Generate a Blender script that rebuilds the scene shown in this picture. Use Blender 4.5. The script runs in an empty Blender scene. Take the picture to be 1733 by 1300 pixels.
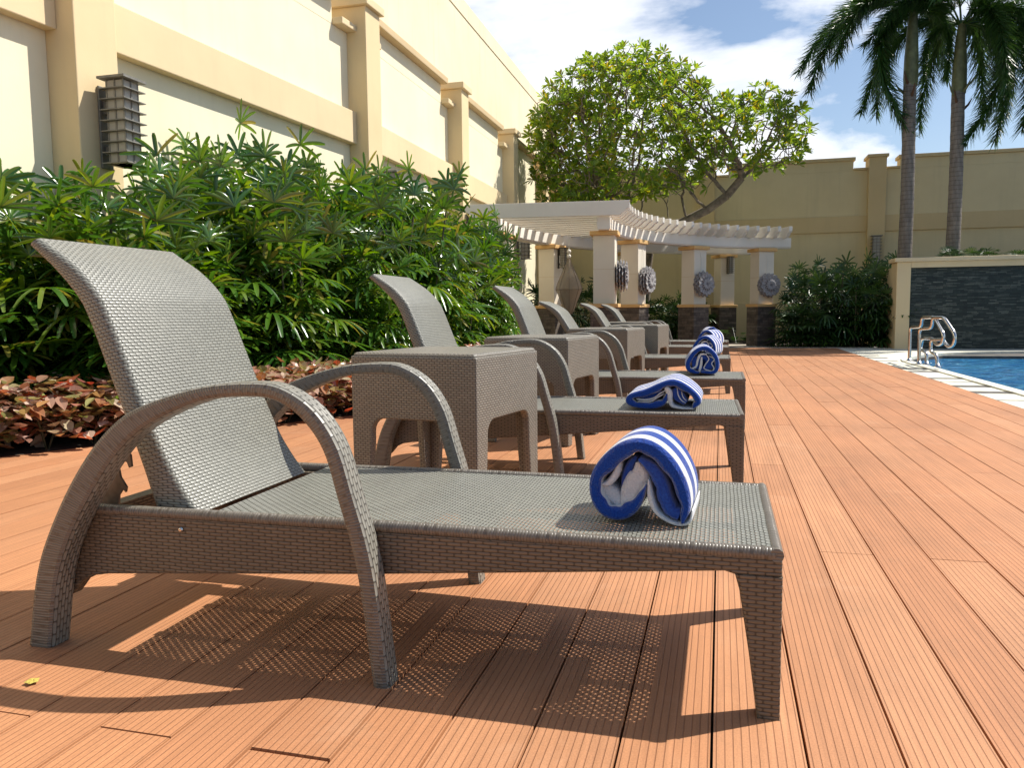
import bpy, math, random
import numpy as np
from mathutils import Vector, Matrix
R = math.radians
random.seed(7)
rng = np.random.default_rng(11)
SC = bpy.context.scene
COL = SC.collection

# ------------------------------------------------------------------ helpers
def cr(pts, n=8):
    """Catmull-Rom through pts, n samples a span."""
    P = [np.array(p, float) for p in pts]
    P = [2*P[0]-P[1]] + P + [2*P[-1]-P[-2]]
    out = []
    for i in range(1, len(P)-2):
        for k in range(n):
            t = k/n
            a, b, c, d = P[i-1], P[i], P[i+1], P[i+2]
            out.append(0.5*((2*b)+(-a+c)*t+(2*a-5*b+4*c-d)*t*t+(-a+3*b-3*c+d)*t**3))
    out.append(P[-2])
    return np.array(out)

class MB:
    def __init__(s):
        s.v = []; s.f = []; s.uv = []; s.m = []
    def face(s, pts, uv=None, m=0):
        i = len(s.v)
        s.v += [tuple(map(float, p)) for p in pts]
        s.f.append(tuple(range(i, i+len(pts)))); s.uv.append(uv); s.m.append(m)
    def add(s, verts, faces, uvs=None, m=0):
        i = len(s.v)
        s.v += [tuple(map(float, p)) for p in verts]
        for k, f in enumerate(faces):
            s.f.append(tuple(i+j for j in f)); s.uv.append(uvs[k] if uvs else None); s.m.append(m)
    def box(s, a, b, M=None, m=0):
        (x0,y0,z0),(x1,y1,z1) = a, b
        v = [(x0,y0,z0),(x1,y0,z0),(x1,y1,z0),(x0,y1,z0),(x0,y0,z1),(x1,y0,z1),(x1,y1,z1),(x0,y1,z1)]
        if M is not None: v = [tuple(M @ Vector(p)) for p in v]
        s.add(v, [(0,3,2,1),(4,5,6,7),(0,1,5,4),(1,2,6,5),(2,3,7,6),(3,0,4,7)], m=m)
    def prism(s, poly, fn, t0, t1, m=0):
        """poly 2D list (counter-clockwise seen from +t), fn(a,b,t)->xyz."""
        n = len(poly)
        v = [fn(a,b,t0) for a,b in poly]+[fn(a,b,t1) for a,b in poly]
        f = [tuple(range(n-1,-1,-1)), tuple(range(n,2*n))]
        f += [(i,(i+1)%n,n+(i+1)%n,n+i) for i in range(n)]
        s.add(v, f, m=m)
    def grid(s, rows, uvrows=None, closed=False, m=0):
        """rows: list of equal length lists of points."""
        h, w = len(rows), len(rows[0])
        v = [p for r in rows for p in r]
        f = []; u = []
        for i in range(h-1):
            for j in range(w if closed else w-1):
                j2 = (j+1) % w
                f.append((i*w+j, i*w+j2, (i+1)*w+j2, (i+1)*w+j))
                if uvrows is not None:
                    jj = j+1
                    u.append((uvrows[i][j], uvrows[i][jj], uvrows[i+1][jj], uvrows[i+1][j]))
        s.add(v, f, u if uvrows is not None else None, m=m)
    def tube(s, path, rad, n=8, cap=True, m=0):
        P = np.array(path, float); k = len(P)
        rad = [rad]*k if np.isscalar(rad) else rad
        T = np.gradient(P, axis=0); T /= np.linalg.norm(T, axis=1)[:,None]+1e-12
        up = np.array([0,0,1.]) if abs(T[0][2]) < .9 else np.array([1.,0,0])
        N = np.cross(T[0], up); N /= np.linalg.norm(N)
        rows = []; uvr = []; L = 0
        for i in range(k):
            N = N - T[i]*np.dot(N, T[i]); N /= np.linalg.norm(N); B = np.cross(T[i], N)
            rows.append([P[i]+rad[i]*(math.cos(2*math.pi*j/n)*N+math.sin(2*math.pi*j/n)*B) for j in range(n)])
            if i: L += np.linalg.norm(P[i]-P[i-1])
            uvr.append([(2*math.pi*rad[0]*j/n, L) for j in range(n+1)])
        s.grid(rows, uvr, True, m)
        if cap:
            s.face(rows[0][::-1], m=m); s.face(rows[-1], m=m)
    def lathe(s, prof, c=(0,0,0), n=16, m=0):
        rows = [[(c[0]+r*math.cos(2*math.pi*j/n), c[1]+r*math.sin(2*math.pi*j/n), c[2]+z) for j in range(n)] for r, z in prof]
        s.grid(rows, None, True, m)
    def build(s, name, mats, parent=None, smooth=False, loc=None, auto=None):
        me = bpy.data.meshes.new(name)
        me.from_pydata(s.v, [], s.f)
        mats = mats if isinstance(mats, (list, tuple)) else [mats]
        for mm in mats: me.materials.append(mm)
        ul = me.uv_layers.new(name='UVMap')
        V = s.v; data = np.zeros(len(me.loops)*2, np.float32); li = 0
        for f, u in zip(s.f, s.uv):
            if u is None:
                a, b, c = (np.array(V[f[0]]), np.array(V[f[1]]), np.array(V[f[2]]))
                nn = np.abs(np.cross(b-a, c-a)); ax = int(np.argmax(nn))
                ij = ((1,2),(0,2),(1,0))[ax]
                u = [(V[k][ij[0]], V[k][ij[1]]) for k in f]
            for q in u:
                data[li] = q[0]; data[li+1] = q[1]; li += 2
        ul.data.foreach_set('uv', data)
        me.polygons.foreach_set('material_index', np.array(s.m, np.int32))
        if smooth: me.polygons.foreach_set('use_smooth', np.ones(len(s.f), bool))
        me.update(); me.validate()
        if auto is not None:
            me.polygons.foreach_set('use_smooth', np.ones(len(s.f), bool))
            try: me.set_sharp_from_angle(angle=R(auto))
            except Exception: pass
        o = bpy.data.objects.new(name, me); COL.objects.link(o)
        if parent is not None: o.parent = parent
        if loc is not None: o.location = loc
        return o

def bevel(o, w, seg=2):
    md = o.modifiers.new('Bevel', 'BEVEL'); md.width = w; md.segments = seg; md.limit_method = 'ANGLE'; md.angle_limit = R(35)
    return o
def thing(name, label, cat, loc=(0,0,0), rz=0, group=None):
    o = bpy.data.objects.new(name, None); COL.objects.link(o)
    o.location = loc; o.rotation_euler = (0,0,rz); o.empty_display_size = .1
    tag(o, label, cat, group); return o
def tag(o, label, cat, group=None):
    o['label'] = label; o['category'] = cat
    if group: o['group'] = group
    return o
def kind(o, k): o['kind'] = k; return o
def copy_tree(o, parent=None):
    c = o.copy(); COL.objects.link(c)
    if parent is not None: c.parent = parent
    for ch in list(o.children): copy_tree(ch, c)
    return c

# ------------------------------------------------------------------ materials
def newmat(name):
    m = bpy.data.materials.new(name); m.use_nodes = True
    nt = m.node_tree; b = nt.nodes['Principled BSDF']
    return m, nt, b
def N(nt, t, **kw):
    n = nt.nodes.new(t)
    for k, v in kw.items(): setattr(n, k, v)
    return n
def math_(nt, op, a, b=None, c=None):
    n = nt.nodes.new('ShaderNodeMath'); n.operation = op
    for i, x in enumerate((a, b, c)):
        if x is None: continue
        if isinstance(x, (int, float)): n.inputs[i].default_value = x
        else: nt.links.new(x, n.inputs[i])
    return n.outputs[0]
def mixc(nt, fac, a, b, blend='MIX'):
    n = nt.nodes.new('ShaderNodeMix'); n.data_type = 'RGBA'; n.blend_type = blend
    for i, x in ((0, fac), (6, a), (7, b)):
        if isinstance(x, (int, float)): n.inputs[i].default_value = x
        elif isinstance(x, tuple): n.inputs[i].default_value = x if len(x) == 4 else (*x, 1)
        else: nt.links.new(x, n.inputs[i])
    return n.outputs[2]
def noise(nt, scale, detail=4, rough=.55, vec=None, dist=0):
    n = N(nt, 'ShaderNodeTexNoise'); n.inputs['Scale'].default_value = scale
    n.inputs['Detail'].default_value = detail; n.inputs['Roughness'].default_value = rough
    n.inputs['Distortion'].default_value = dist
    if vec is not None: nt.links.new(vec, n.inputs['Vector'])
    return n
def ramp(nt, fac, stops):
    n = N(nt, 'ShaderNodeValToRGB'); e = n.color_ramp.elements
    while len(e) < len(stops): e.new(.5)
    for k, (p, c) in enumerate(stops):
        e[k].position = p; e[k].color = (*c, 1) if len(c) == 3 else c
    nt.links.new(fac, n.inputs[0]); return n.outputs[0]
def bump(nt, b, h, dist, strength=1.0):
    n = N(nt, 'ShaderNodeBump'); n.inputs['Distance'].default_value = dist; n.inputs['Strength'].default_value = strength
    nt.links.new(h, n.inputs['Height']); nt.links.new(n.outputs[0], b.inputs['Normal']); return n
def objco(nt):
    return N(nt, 'ShaderNodeTexCoord').outputs['Object']
def scalevec(nt, vec, s):
    n = N(nt, 'ShaderNodeVectorMath', operation='MULTIPLY'); nt.links.new(vec, n.inputs[0]); n.inputs[1].default_value = s
    return n.outputs[0]

def mat_plain(name, col, rough=.6, metal=0, nscale=None, namt=.12, bscale=None, bdist=.001, spec=.5):
    m, nt, b = newmat(name)
    b.inputs['Roughness'].default_value = rough; b.inputs['Metallic'].default_value = metal
    b.inputs['Specular IOR Level'].default_value = spec
    b.inputs['Base Color'].default_value = (*col, 1)
    oc = objco(nt)
    if nscale:
        n = noise(nt, nscale, 5, .6, oc)
        lo = tuple(c*(1-namt*2) for c in col); hi = tuple(min(1, c*(1+namt*2)) for c in col)
        nt.links.new(ramp(nt, n.outputs[0], [(.3, lo), (.7, hi)]), b.inputs['Base Color'])
    if bscale:
        nb = noise(nt, bscale, 4, .6, oc); bump(nt, b, nb.outputs[0], bdist)
    return m

def mat_wicker(name, blen, rowh, col, holes=False, stag=.37, rough=.40, gapc=(.18,.17,.15), bd=.0017):
    """woven synthetic strand: staggered strands, rounded in relief, small open holes where strands cross."""
    m, nt, b = newmat(name)
    uv = N(nt, 'ShaderNodeUVMap').outputs[0]
    sep = N(nt, 'ShaderNodeSeparateXYZ'); nt.links.new(uv, sep.inputs[0])
    wob = noise(nt, 9, 2, .5, uv).outputs[0]
    v = math_(nt, 'DIVIDE', math_(nt, 'MULTIPLY_ADD', wob, rowh*.5, sep.outputs[1]), rowh)
    row = math_(nt, 'FLOOR', v)
    u = math_(nt, 'ADD', math_(nt, 'DIVIDE', sep.outputs[0], blen), math_(nt, 'MULTIPLY', row, stag))
    fu = math_(nt, 'FRACT', u); fv = math_(nt, 'FRACT', v)
    # relief
    su = math_(nt, 'POWER', math_(nt, 'SINE', math_(nt, 'MULTIPLY', fu, math.pi)), .42)
    sv = math_(nt, 'POWER', math_(nt, 'SINE', math_(nt, 'MULTIPLY', fv, math.pi)), .45)
    h = math_(nt, 'MULTIPLY', su, sv)
    # strand tone
    cell = N(nt, 'ShaderNodeCombineXYZ'); nt.links.new(math_(nt, 'FLOOR', u), cell.inputs[0]); nt.links.new(row, cell.inputs[1])
    wn = N(nt, 'ShaderNodeTexWhiteNoise'); wn.noise_dimensions = '3D'; nt.links.new(cell.outputs[0], wn.inputs['Vector'])
    tone = math_(nt, 'MULTIPLY_ADD', wn.outputs[0], .16, .92)
    big = noise(nt, 5, 3, .6, uv).outputs[0]
    tone = math_(nt, 'MULTIPLY', tone, math_(nt, 'MULTIPLY_ADD', big, .3, .85))
    gap = ramp(nt, h, [(.30, gapc), (.58, (1,1,1))])  # colour darkened between the strands, standing in for the shade there
    c = mixc(nt, 1.0, mixc(nt, 1.0, (*col, 1), gap, 'MULTIPLY'), tone, 'MULTIPLY')
    nt.links.new(c, b.inputs['Base Color'])
    b.inputs['Roughness'].default_value = rough; b.inputs['Specular IOR Level'].default_value = .6
    bump(nt, b, h, bd, .9)
    if holes:
        eu = math_(nt, 'MINIMUM', fu, math_(nt, 'SUBTRACT', 1.0, fu))
        hole = math_(nt, 'MULTIPLY', math_(nt, 'LESS_THAN', math_(nt, 'MULTIPLY', eu, blen), math_(nt, 'MULTIPLY_ADD', wob, .0036, -.0002)),
                     math_(nt, 'LESS_THAN', fv, .38))
        tr = N(nt, 'ShaderNodeBsdfTransparent'); mx = N(nt, 'ShaderNodeMixShader')
        nt.links.new(hole, mx.inputs[0]); nt.links.new(b.outputs[0], mx.inputs[1]); nt.links.new(tr.outputs[0], mx.inputs[2])
        nt.links.new(mx.outputs[0], nt.nodes['Material Output'].inputs['Surface'])
    return m

WCOL = (.222, .222, .19)
M = {}
M['seat_weave'] = mat_wicker('seat_weave', .0185, .0084, WCOL, holes=True)
M['back_weave'] = mat_wicker('back_weave', .0190, .0080, WCOL)
M['side_weave'] = mat_wicker('side_weave', .030, .0074, (.145,.112,.076), stag=.5, gapc=(.3,.27,.24))  # same wicker, darker and browner: shade and deck bounce put into the colour
M['arm_weave'] = mat_wicker('arm_weave', .030, .0090, (.235,.225,.19), stag=.5, gapc=(.22,.2,.18))
M['wrap_weave'] = mat_wicker('wrap_weave', .16, .0062, (.165,.145,.118), stag=.35, gapc=(.62,.59,.56), bd=.0013, rough=.3)
M['table_weave'] = mat_wicker('table_weave', .021, .0082, (.215,.196,.16), stag=.5)
M['dark_plastic'] = mat_plain('dark_plastic', (.05,.042,.035), .5)
M['bracket_metal'] = mat_plain('bracket_metal', (.16,.12,.09), .45, .3, 30, .2)
M['steel'] = mat_plain('steel', (.62,.61,.58), .18, 1.0)

# deck boards
def mat_deck():
    m, nt, b = newmat('composite_boards')
    oc = objco(nt); sep = N(nt, 'ShaderNodeSeparateXYZ'); nt.links.new(oc, sep.inputs[0])
    isl = N(nt, 'ShaderNodeNewGeometry').outputs['Random Per Island']
    g = math_(nt, 'FRACT', math_(nt, 'DIVIDE', math_(nt, 'ADD', sep.outputs[0], .005-.0765*0), .153/11))
    d = math_(nt, 'ABSOLUTE', math_(nt, 'SUBTRACT', g, .5))
    groove = ramp(nt, d, [(.0, (1,1,1)), (.05, (1,1,1)), (.11, (0,0,0))])
    st = noise(nt, 1.0, 5, .65, scalevec(nt, oc, (60, 1.6, 1))).outputs[0]
    blot = noise(nt, 1.3, 5, .6, scalevec(nt, oc, (1, .7, 1))).outputs[0]
    dirt = noise(nt, 7, 6, .7, oc).outputs[0]
    base = ramp(nt, isl, [(0, (.45,.203,.096)), (.35, (.495,.230,.108)), (.6, (.465,.217,.104)), (.8, (.48,.230,.113)), (1, (.52,.252,.124))])
    c = mixc(nt, 1, base, ramp(nt, st, [(.25, (.80,.79,.78)), (.75, (1.14,1.14,1.14))]), 'MULTIPLY')
    c = mixc(nt, 1, c, ramp(nt, blot, [(.28, (.78,.80,.83)), (.72, (1.12,1.11,1.10))]), 'MULTIPLY')
    stain = ramp(nt, dirt, [(.57, (0,0,0)), (.74, (1,1,1))])
    c = mixc(nt, math_(nt, 'MULTIPLY', stain, .38), c, (.30,.17,.09))
    grit = noise(nt, 330, 2, .6, oc).outputs[0]
    c = mixc(nt, 1, c, ramp(nt, grit, [(.3, (.86,.86,.86)), (.7, (1.12,1.12,1.12))]), 'MULTIPLY')
    wm = noise(nt, 2.6, 6, .7, oc, .6).outputs[0]
    c = mixc(nt, math_(nt, 'MULTIPLY', ramp(nt, wm, [(.56, (0,0,0)), (.70, (1,1,1))]), .30), c, (.56,.33,.20))
    c = mixc(nt, math_(nt, 'MULTIPLY', groove, .42), c, (.17,.062,.03))
    nt.links.new(c, b.inputs['Base Color'])
    b.inputs['Roughness'].default_value = .62; b.inputs['Specular IOR Level'].default_value = .3
    h = math_(nt, 'MULTIPLY_ADD', groove, -1.0, math_(nt, 'MULTIPLY', st, .25))
    bump(nt, b, h, .0014, .8)
    return m
M['deck'] = mat_deck()

def mat_stucco(name, col, grime=.25, dark=(.35,.30,.20)):
    m, nt, b = newmat(name)
    oc = objco(nt)
    n1 = noise(nt, .9, 5, .6, oc).outputs[0]
    n2 = noise(nt, 1.0, 5, .65, scalevec(nt, oc, (7, 7, .45))).outputs[0]
    c = mixc(nt, 1, (*col, 1), ramp(nt, n1, [(.3, (.93,.92,.90)), (.7, (1.04,1.04,1.04))]), 'MULTIPLY')
    c = mixc(nt, math_(nt, 'MULTIPLY', ramp(nt, n2, [(.52, (0,0,0)), (.80, (1,1,1))]), grime), c, (*dark, 1))
    nt.links.new(c, b.inputs['Base Color'])
    b.inputs['Roughness'].default_value = .85; b.inputs['Specular IOR Level'].default_value = .2
    bump(nt, b, noise(nt, 90, 4, .6, oc).outputs[0], .0015, .5)
    return m
M['wall_cream'] = mat_stucco('wall_cream', (.83,.76,.56), .14)
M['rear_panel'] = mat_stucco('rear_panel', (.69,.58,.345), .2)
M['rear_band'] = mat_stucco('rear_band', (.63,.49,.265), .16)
M['wall_band'] = mat_stucco('wall_band', (.76,.61,.38), .09)
M['wall_pilaster'] = mat_stucco('wall_pilaster', (.75,.60,.36), .10)
M['wall_cap'] = mat_stucco('wall_cap', (.60,.46,.27), .12)
M['building_wall'] = mat_stucco('building_wall', (.78,.69,.50), .30, (.42,.35,.24))
M['column_paint'] = mat_stucco('column_paint', (.78,.72,.60), .04)
M['pergola_white'] = mat_stucco('pergola_white', (.78,.75,.68), .06)
M['orange_trim'] = mat_stucco('orange_trim', (.72,.46,.20), .06)
M['soil'] = mat_plain('soil', (.045,.032,.022), .95, 0, 14, .3, 30, .02)
M['ground'] = mat_plain('ground', (.12,.11,.09), .95, 0, .7, .2)
M['paving'] = mat_plain('paving', (.42,.37,.30), .8, 0, 3, .12, 40, .001)

def mat_stone(name, cols, sx, sz, rough=.75):
    m, nt, b = newmat(name)
    uv = N(nt, 'ShaderNodeUVMap').outputs[0]
    br = N(nt, 'ShaderNodeTexBrick'); nt.links.new(uv, br.inputs['Vector'])
    br.inputs['Scale'].default_value = 1; br.inputs['Brick Width'].default_value = sx; br.inputs['Row Height'].default_value = sz
    br.inputs['Mortar Size'].default_value = .0025; br.inputs['Mortar Smooth'].default_value = .3
    br.offset = .37; br.squash = .7; br.squash_frequency = 3
    br.inputs['Color1'].default_value = (0,0,0,1); br.inputs['Color2'].default_value = (1,1,1,1); br.inputs['Mortar'].default_value = (.5,.5,.5,1)
    br.inputs['Bias'].default_value = 0
    oc = objco(nt)
    fine = noise(nt, 18, 5, .65, oc).outputs[0]; mid = noise(nt, 3.5, 4, .6, scalevec(nt, oc, (1,1,3))).outputs[0]
    t = math_(nt, 'ADD', math_(nt, 'MULTIPLY', br.outputs['Color'], .45), math_(nt, 'MULTIPLY', mid, .55))
    c = ramp(nt, t, [(.2, cols[0]), (.5, cols[1]), (.8, cols[2])])
    c = mixc(nt, 1, c, ramp(nt, fine, [(.3, (.7,.7,.7)), (.7, (1.2,1.2,1.2))]), 'MULTIPLY')
    c = mixc(nt, br.outputs['Fac'], c, tuple(x*.4 for x in cols[0]))
    nt.links.new(c, b.inputs['Base Color']); b.inputs['Roughness'].default_value = rough
    h = math_(nt, 'ADD', math_(nt, 'MULTIPLY', br.outputs['Fac'], -1.0), math_(nt, 'MULTIPLY_ADD', t, .8, math_(nt, 'MULTIPLY', fine, .35)))
    bump(nt, b, h, .014, .9)
    return m
M['column_stone'] = mat_stone('column_stone', [(.06,.048,.04),(.115,.09,.07),(.18,.145,.11)], .19, .055)
M['wall_slate'] = mat_stone('wall_slate', [(.012,.020,.017),(.030,.043,.036),(.12,.135,.11)], .17, .026, .6)

def mat_leaf(name, cols, rough=.3, trans=.3, spec=.5, tcol=None):
    m, nt, b = newmat(name)
    isl = N(nt, 'ShaderNodeNewGeometry').outputs['Random Per Island']
    c = ramp(nt, isl, [(k/(len(cols)-1), x) for k, x in enumerate(cols)])
    nt.links.new(c, b.inputs['Base Color'])
    b.inputs['Roughness'].default_value = rough; b.inputs['Specular IOR Level'].default_value = spec
    tl = N(nt, 'ShaderNodeBsdfTranslucent')
    hs = N(nt, 'ShaderNodeHueSaturation'); hs.inputs['Hue'].default_value = .475; hs.inputs['Saturation'].default_value = 1.1; hs.inputs['Value'].default_value = 2.0
    nt.links.new(c, hs.inputs['Color']); nt.links.new(hs.outputs[0], tl.inputs['Color'])
    mx = N(nt, 'ShaderNodeMixShader'); mx.inputs[0].default_value = trans
    nt.links.new(b.outputs[0], mx.inputs[1]); nt.links.new(tl.outputs[0], mx.inputs[2])
    nt.links.new(mx.outputs[0], nt.nodes['Material Output'].inputs['Surface'])
    return m
M['palm_leaf'] = mat_leaf('palm_leaf', [(.026,.085,.012),(.042,.125,.016),(.03,.10,.016),(.08,.19,.018),(.11,.22,.02),(.028,.09,.014),(.055,.145,.016),(.04,.115,.015),(.16,.24,.025),(.05,.13,.016),(.24,.22,.04)], .24, .32, .9)
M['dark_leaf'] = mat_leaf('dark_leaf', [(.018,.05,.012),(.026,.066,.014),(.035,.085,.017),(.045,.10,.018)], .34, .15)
M['croton_leaf'] = mat_leaf('croton_leaf', [(.32,.13,.08),(.48,.30,.21),(.15,.06,.04),(.52,.36,.27),(.20,.19,.06),(.50,.13,.06),(.13,.15,.04),(.28,.13,.07),(.44,.25,.09),(.64,.50,.42),(.26,.26,.08),(.18,.08,.05)], .24, .22, .9)
M['frangi_leaf'] = mat_leaf('frangi_leaf', [(.08,.16,.022),(.13,.23,.03),(.10,.19,.025),(.17,.27,.035),(.21,.29,.035),(.11,.20,.03),(.34,.29,.03)], .36, .48)
M['foxtail_leaf'] = mat_leaf('foxtail_leaf', [(.022,.065,.014),(.034,.09,.018),(.045,.11,.02)], .36, .22)
M['cover_leaf'] = mat_leaf('cover_leaf', [(.03,.09,.015),(.06,.15,.02),(.09,.19,.03)], .4, .2)
M['cane'] = mat_plain('cane', (.07,.065,.03), .7, 0, 20, .3)
M['bark_grey'] = mat_plain('bark_grey', (.19,.155,.115), .85, 0, 9, .28, 25, .01)

def mat_trunk():
    m, nt, b = newmat('palm_trunk'); oc = objco(nt)
    sep = N(nt, 'ShaderNodeSeparateXYZ'); nt.links.new(oc, sep.inputs[0])
    w = noise(nt, 3, 3, .6, oc).outputs[0]
    r = math_(nt, 'FRACT', math_(nt, 'DIVIDE', math_(nt, 'MULTIPLY_ADD', w, .05, sep.outputs[2]), .085))
    ring = ramp(nt, r, [(.0, (.50,.48,.45)), (.14, (1,1,1)), (.9, (1.05,1.03,1)), (1, (.6,.58,.55))])
    n = noise(nt, 1, 5, .65, scalevec(nt, oc, (22,22,5))).outputs[0]
    c = mixc(nt, 1, ramp(nt, n, [(.3, (.14,.12,.10)), (.7, (.25,.22,.185))]), ring, 'MULTIPLY')
    nt.links.new(c, b.inputs['Base Color']); b.inputs['Roughness'].default_value = .85
    bump(nt, b, math_(nt, 'ADD', n, math_(nt, 'MULTIPLY', ring, .6)), .012)
    return m
M['palm_trunk'] = mat_trunk()
M['crownshaft'] = mat_plain('crownshaft', (.13,.14,.06), .5, 0, 6, .25)

def mat_towel(stripes=True):
    m, nt, b = newmat('towel_stripes' if stripes else 'towel_white'); oc = objco(nt)
    fz = noise(nt, 260, 3, .7, oc).outputs[0]; lump = noise(nt, 24, 3, .6, oc).outputs[0]
    blue = ramp(nt, fz, [(.3, (.008,.035,.24)), (.7, (.018,.085,.42))])
    wht = ramp(nt, fz, [(.3, (.66,.66,.68)), (.7, (.84,.84,.84))])
    if stripes:
        uv = N(nt, 'ShaderNodeUVMap').outputs[0]; sep = N(nt, 'ShaderNodeSeparateXYZ'); nt.links.new(uv, sep.inputs[0])
        fr = math_(nt, 'FRACT', math_(nt, 'DIVIDE', math_(nt, 'MULTIPLY_ADD', lump, .004, math_(nt, 'ADD', sep.outputs[0], .037)), .090))
        k = ramp(nt, fr, [(.0,(0,0,0)), (.56, (0,0,0)), (.585, (1,1,1)), (.985, (1,1,1)), (1.0, (0,0,0))])
        nt.links.new(mixc(nt, k, blue, wht), b.inputs['Base Color'])
    else:
        nt.links.new(wht, b.inputs['Base Color'])
    b.inputs['Roughness'].default_value = .95; b.inputs['Specular IOR Level'].default_value = .1
    b.inputs['Sheen Weight'].default_value = .5; b.inputs['Sheen Roughness'].default_value = .4
    bump(nt, b, math_(nt, 'MULTIPLY_ADD', lump, 2.4, fz), .005, .9)
    return m
M['towel'] = mat_towel(True); M['towel_white'] = mat_towel(False)
def mat_solid_blue():
    m, nt, b = newmat('towel_blue'); oc = objco(nt)
    fz = noise(nt, 260, 3, .7, oc).outputs[0]
    nt.links.new(ramp(nt, fz, [(.3, (.008,.035,.24)), (.7, (.018,.085,.42))]), b.inputs['Base Color'])
    b.inputs['Roughness'].default_value = .95; b.inputs['Sheen Weight'].default_value = .25; bump(nt, b, fz, .003, .8)
    return m
M['towel_blue'] = mat_solid_blue()

def mat_water():
    m, nt, b = newmat('pool_water'); oc = objco(nt)
    n1 = noise(nt, 2.2, 3, .55, scalevec(nt, oc, (1, 1.5, 1)), 1.2).outputs[0]; n2 = noise(nt, 7.5, 4, .6, oc, .8).outputs[0]
    h = math_(nt, 'ADD', n1, math_(nt, 'MULTIPLY', n2, .5))
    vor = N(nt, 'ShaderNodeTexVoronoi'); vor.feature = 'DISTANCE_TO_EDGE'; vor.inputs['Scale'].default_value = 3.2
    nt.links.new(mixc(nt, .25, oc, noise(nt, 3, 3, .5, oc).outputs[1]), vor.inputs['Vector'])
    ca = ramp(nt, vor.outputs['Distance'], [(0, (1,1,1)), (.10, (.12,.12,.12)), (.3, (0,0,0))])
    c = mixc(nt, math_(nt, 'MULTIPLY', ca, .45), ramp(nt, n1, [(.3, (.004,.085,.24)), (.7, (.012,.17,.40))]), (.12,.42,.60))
    nt.links.new(c, b.inputs['Base Color']); b.inputs['Roughness'].default_value = .08
    b.inputs['IOR'].default_value = 1.33
    bump(nt, b, h, .10, 1.0)
    return m
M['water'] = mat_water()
M['pool_tile'] = mat_plain('pool_tile', (.03,.16,.32), .3)
M['coping_stone'] = mat_plain('coping_stone', (.66,.64,.53), .7, 0, 6, .08, 60, .001)
M['coping_dark'] = mat_plain('coping_dark', (.10,.09,.08), .8, 0, 12, .2)
M['coping_tile'] = mat_plain('coping_tile', (.10,.085,.07), .5, 0, 12, .2)
M['lamp_metal'] = mat_plain('lamp_metal', (.21,.20,.175), .5, .25, 20, .12)
M['lamp_dark'] = mat_plain('lamp_dark', (.09,.08,.065), .5, .3)
M['lamp_glass'] = mat_plain('lamp_glass', (.36,.34,.29), .35)
M['felt_grey'] = mat_plain('felt_grey', (.33,.315,.31), .9, 0, 25, .14, 70, .003)
M['felt_dark'] = mat_plain('felt_dark', (.17,.16,.17), .9)
M['cord_white'] = mat_plain('cord_white', (.7,.68,.62), .8)
def mat_fabric():
    m, nt, b = newmat('lantern_fabric'); oc = objco(nt)
    n = noise(nt, 60, 3, .6, oc).outputs[0]
    nt.links.new(ramp(nt, n, [(.3, (.36,.30,.23)), (.7, (.46,.40,.31))]), b.inputs['Base Color']); b.inputs['Roughness'].default_value = .9
    tl = N(nt, 'ShaderNodeBsdfTranslucent'); tl.inputs['Color'].default_value = (.5,.42,.32,1)
    tr = N(nt, 'ShaderNodeBsdfTransparent')
    mx = N(nt, 'ShaderNodeMixShader'); mx.inputs[0].default_value = .3
    nt.links.new(b.outputs[0], mx.inputs[1]); nt.links.new(tl.outputs[0], mx.inputs[2])
    m2 = N(nt, 'ShaderNodeMixShader'); m2.inputs[0].default_value = .22
    nt.links.new(mx.outputs[0], m2.inputs[1]); nt.links.new(tr.outputs[0], m2.inputs[2])
    nt.links.new(m2.outputs[0], nt.nodes['Material Output'].inputs['Surface'])
    return m
M['lantern_fabric'] = mat_fabric()
M['lantern_wire'] = mat_plain('lantern_wire', (.16,.12,.08), .6)
M['dry_leaf'] = mat_plain('dry_leaf', (.45,.36,.07), .7)
M['brown_leaf'] = mat_plain('brown_leaf', (.10,.05,.025), .8)

# ------------------------------------------------------------------ camera, sun, sky
cam = bpy.data.cameras.new('camera'); co = bpy.data.objects.new('camera', cam); COL.objects.link(co)
F = 1330.0; CX, CY = 866.5, 650.0; H = .738
yv = Vector((1220-CX, 525-CY, F)).normalized(); hx = Vector((1, -.010, 0))
up = yv.cross(hx).normalized()
if up.y > 0: up = -up
xv = yv.cross(up).normalized()
if xv.x < 0: xv = -xv
Mw = Matrix((xv, yv, up))                      # rows: world axes seen from the camera (x right, y down, z forward)
right = Vector(Mw.col[0]); down = Vector(Mw.col[1]); fwd = Vector(Mw.col[2])
rot = Matrix((right, -down, -fwd)).transposed()
co.matrix_world = Matrix.Translation((0,0,H)) @ rot.to_4x4()
cam.sensor_width = 36; cam.lens = F/1733*36; cam.clip_start = .05; cam.clip_end = 2000
SC.camera = co
def proj(p):
    d = Vector(p)-Vector((0,0,H)); return (CX+F*d.dot(right)/d.dot(fwd), CY+F*d.dot(down)/d.dot(fwd))
def unproj(px, py, axis, val):
    d = right*(px-CX)+down*(py-CY)+fwd*F
    o = (0, 0, H)[axis]; t = (val-o)/d[axis]
    return Vector((0,0,H))+d*t

sdir = Vector((.203, .125, .314)).normalized()
el = math.asin(sdir.z); az = math.atan2(sdir.x, sdir.y)
sl = bpy.data.lights.new('sun', 'SUN'); sl.energy = 5.0; sl.angle = R(.53); sl.color = (1, .945, .86)
so = bpy.data.objects.new('sun', sl); COL.objects.link(so); so.rotation_euler = sdir.to_track_quat('Z', 'Y').to_euler(); so.location = (6, 4, 12)

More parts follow.
